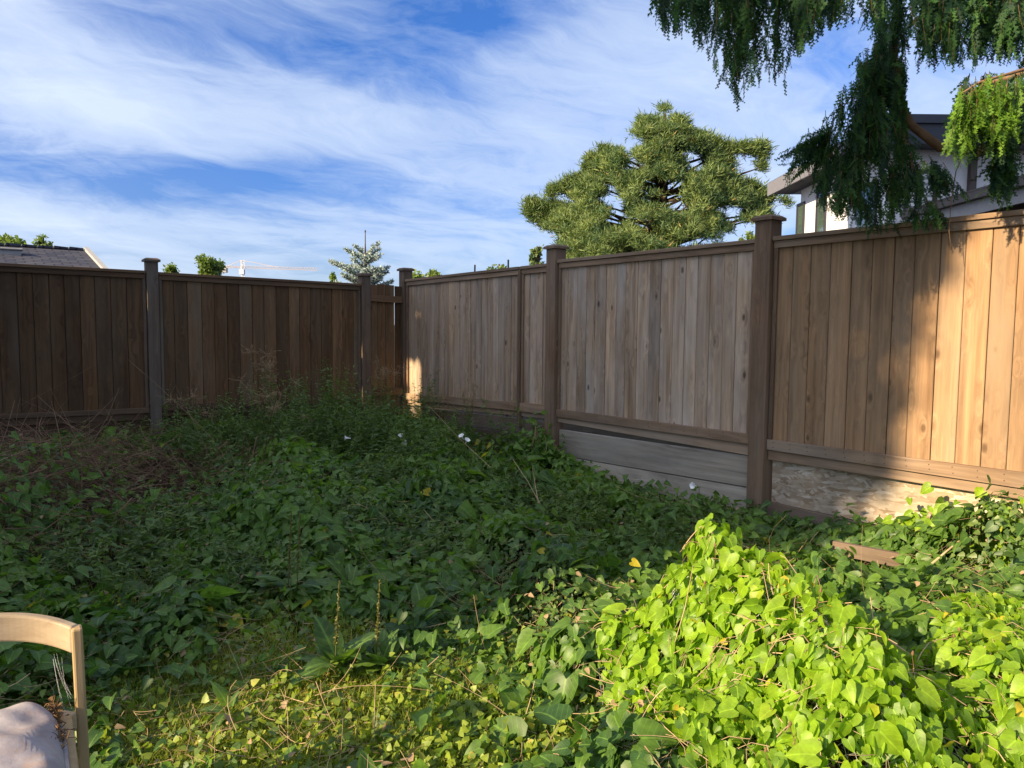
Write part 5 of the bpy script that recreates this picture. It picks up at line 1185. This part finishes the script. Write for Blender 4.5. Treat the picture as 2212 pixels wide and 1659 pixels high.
# ------------------------------------------------------------------ light and sky
sd = bpy.data.lights.new('sun', 'SUN'); so_ = bpy.data.objects.new('sun', sd); COL.objects.link(so_)
sd.energy = 5.0; sd.angle = rad(.53); sd.color = (1.0, .78, .50)
ld_ = Vector((SUN_D[0] * math.cos(SUN_EL), SUN_D[1] * math.cos(SUN_EL), -math.sin(SUN_EL)))
so_.rotation_euler = ld_.to_track_quat('-Z', 'Y').to_euler(); so_.location = (-8, -6, 9)
wld = bpy.data.worlds.new('World'); scene.world = wld; wld.use_nodes = True
nt = wld.node_tree; L = nt.links.new; bg = nt.nodes['Background']
sky = nt.nodes.new('ShaderNodeTexSky'); sky.sky_type = 'NISHITA'; sky.sun_disc = False; sky.sun_elevation = SUN_EL; sky.sun_rotation = math.atan2(-SUN_D[0], -SUN_D[1])
sky.air_density = 1.0; sky.dust_density = .4; sky.ozone_density = 2.0
tc = nt.nodes.new('ShaderNodeTexCoord'); sp = nt.nodes.new('ShaderNodeSeparateXYZ'); L(tc.outputs['Generated'], sp.inputs[0])
zc2 = mth(nt, 'ADD', mth(nt, 'MAXIMUM', sp.outputs[2], 0.0), .20)
px = mth(nt, 'DIVIDE', sp.outputs[0], zc2); py = mth(nt, 'DIVIDE', sp.outputs[1], zc2)
cv = nt.nodes.new('ShaderNodeCombineXYZ'); L(px, cv.inputs[0]); L(py, cv.inputs[1])
def cloudnoise(rot, scl, detail, rough, dist, loc=(0, 0, 0)):
    m1 = nt.nodes.new('ShaderNodeMapping'); m1.inputs['Rotation'].default_value = (0, 0, rot); m1.inputs['Location'].default_value = loc; L(cv.outputs[0], m1.inputs[0])
    m2 = nt.nodes.new('ShaderNodeMapping'); m2.inputs['Scale'].default_value = scl; L(m1.outputs[0], m2.inputs[0])
    n_ = N(nt, 'ShaderNodeTexNoise', Scale=1.0, Detail=detail, Roughness=rough, Distortion=dist); L(m2.outputs[0], n_.inputs['Vector']); return n_.outputs['Fac']
WARP = .8; CLOC1 = (6.3, 6.9, 0); CLOC2 = (16.7, 2.6, 0)
TH = rad(35)
wv = N(nt, 'ShaderNodeTexNoise', Scale=.9, Detail=4.0, Roughness=.55); L(cv.outputs[0], wv.inputs['Vector'])
ws = nt.nodes.new('ShaderNodeVectorMath'); ws.operation = 'SUBTRACT'; L(wv.outputs['Color'], ws.inputs[0]); ws.inputs[1].default_value = (.5, .5, .5)
w2 = nt.nodes.new('ShaderNodeVectorMath'); w2.operation = 'SCALE'; L(ws.outputs[0], w2.inputs[0]); w2.inputs['Scale'].default_value = WARP
w3 = nt.nodes.new('ShaderNodeVectorMath'); w3.operation = 'ADD'; L(cv.outputs[0], w3.inputs[0]); L(w2.outputs[0], w3.inputs[1]); cv = w3
c1 = cloudnoise(TH, (1.7, .8, 1), 11, .63, .45, CLOC1); c2 = cloudnoise(TH + .45, (4.2, 1.7, 1), 10, .68, .6, (3.1, 1.2, 0)); c3 = cloudnoise(TH - .1, (.62, .40, 1), 3, .5, .2, CLOC2)
cl = mth(nt, 'ADD', mth(nt, 'MULTIPLY', c1, .50), mth(nt, 'ADD', mth(nt, "MULTIPLY", c2, .30), mth(nt, 'MULTIPLY', c3, .50)))
az_ = mth(nt, 'ARCTAN2', sp.outputs[0], sp.outputs[1]); el_ = mth(nt, 'ARCSINE', sp.outputs[2])
for (u, v, ru, rv, am) in ((300, 375, 420, 60, -.16), (620, 385, 260, 55, -.10), (960, 30, 240, 70, -.12), (1790, 110, 150, 80, -.10), (420, 60, 300, 70, -.06),
                           (250, 215, 520, 60, .035), (1350, 160, 330, 110, .08), (880, 265, 330, 45, .05), (1250, 400, 420, 110, .06), (600, 495, 700, 35, .06), (2050, 240, 200, 60, .07)):
    d_ = ray(u, v); a0 = math.atan2(d_[0], d_[1]); e0 = math.asin(d_[2] / math.sqrt(sum(k_ * k_ for k_ in d_)))
    da = mth(nt, 'DIVIDE', mth(nt, 'SUBTRACT', az_, a0), ru / F); de = mth(nt, 'DIVIDE', mth(nt, 'SUBTRACT', el_, e0), rv / F)
    g_ = mth(nt, 'POWER', 2.718, mth(nt, 'MULTIPLY', mth(nt, 'ADD', mth(nt, 'MULTIPLY', da, da), mth(nt, 'MULTIPLY', de, de)), -1.0))
    cl = mth(nt, 'ADD', cl, mth(nt, 'MULTIPLY', g_, am))
lowb = ramp(nt, sp.outputs[2], [(.0, g3(.06)), (.16, g3(0))])
cl = mth(nt, 'ADD', cl, lowb)
cf = ramp(nt, cl, [(.545, g3(0)), (.615, g3(.26)), (.70, g3(.66)), (.84, g3(1))])
tint = ramp(nt, sp.outputs[2], [(.0, (.34, .42, .62)), (.12, (.30, .43, .76)), (.3, (.235, .47, .88)), (.6, (.30, .54, .95))])
skc = mixc(nt, 1.0, sky.outputs[0], tint, 'MULTIPLY')
skc = mixc(nt, mth(nt, 'MULTIPLY', cf, .92), skc, (3.6, 4.25, 5.3))
sdn = nt.nodes.new('ShaderNodeVectorMath'); sdn.operation = 'DOT_PRODUCT'; L(tc.outputs['Generated'], sdn.inputs[0]); sdn.inputs[1].default_value = (-SUN_D[0] * math.cos(SUN_EL), -SUN_D[1] * math.cos(SUN_EL), math.sin(SUN_EL))
fs_ = mth(nt, 'POWER', mth(nt, 'MAXIMUM', mth(nt, 'ADD', mth(nt, 'MULTIPLY', sdn.outputs['Value'], .75), .25), 0.0), 2.0)
skc = mixc(nt, fs_, skc, (5.2, 4.7, 4.1), 'ADD')
L(skc, bg.inputs['Color']); bg.inputs['Strength'].default_value = .082

scene.view_settings.view_transform = 'Standard'; scene.view_settings.look = 'None'; scene.view_settings.exposure = 1.3; scene.view_settings.gamma = 1
scene.render.engine = 'CYCLES'
try:
    scene.cycles.use_denoising = True; scene.cycles.denoiser = 'OPENIMAGEDENOISE'
    scene.cycles.max_bounces = 6; scene.cycles.transparent_max_bounces = 4; scene.cycles.transmission_bounces = 4; scene.cycles.diffuse_bounces = 4; scene.cycles.glossy_bounces = 2
except Exception: pass
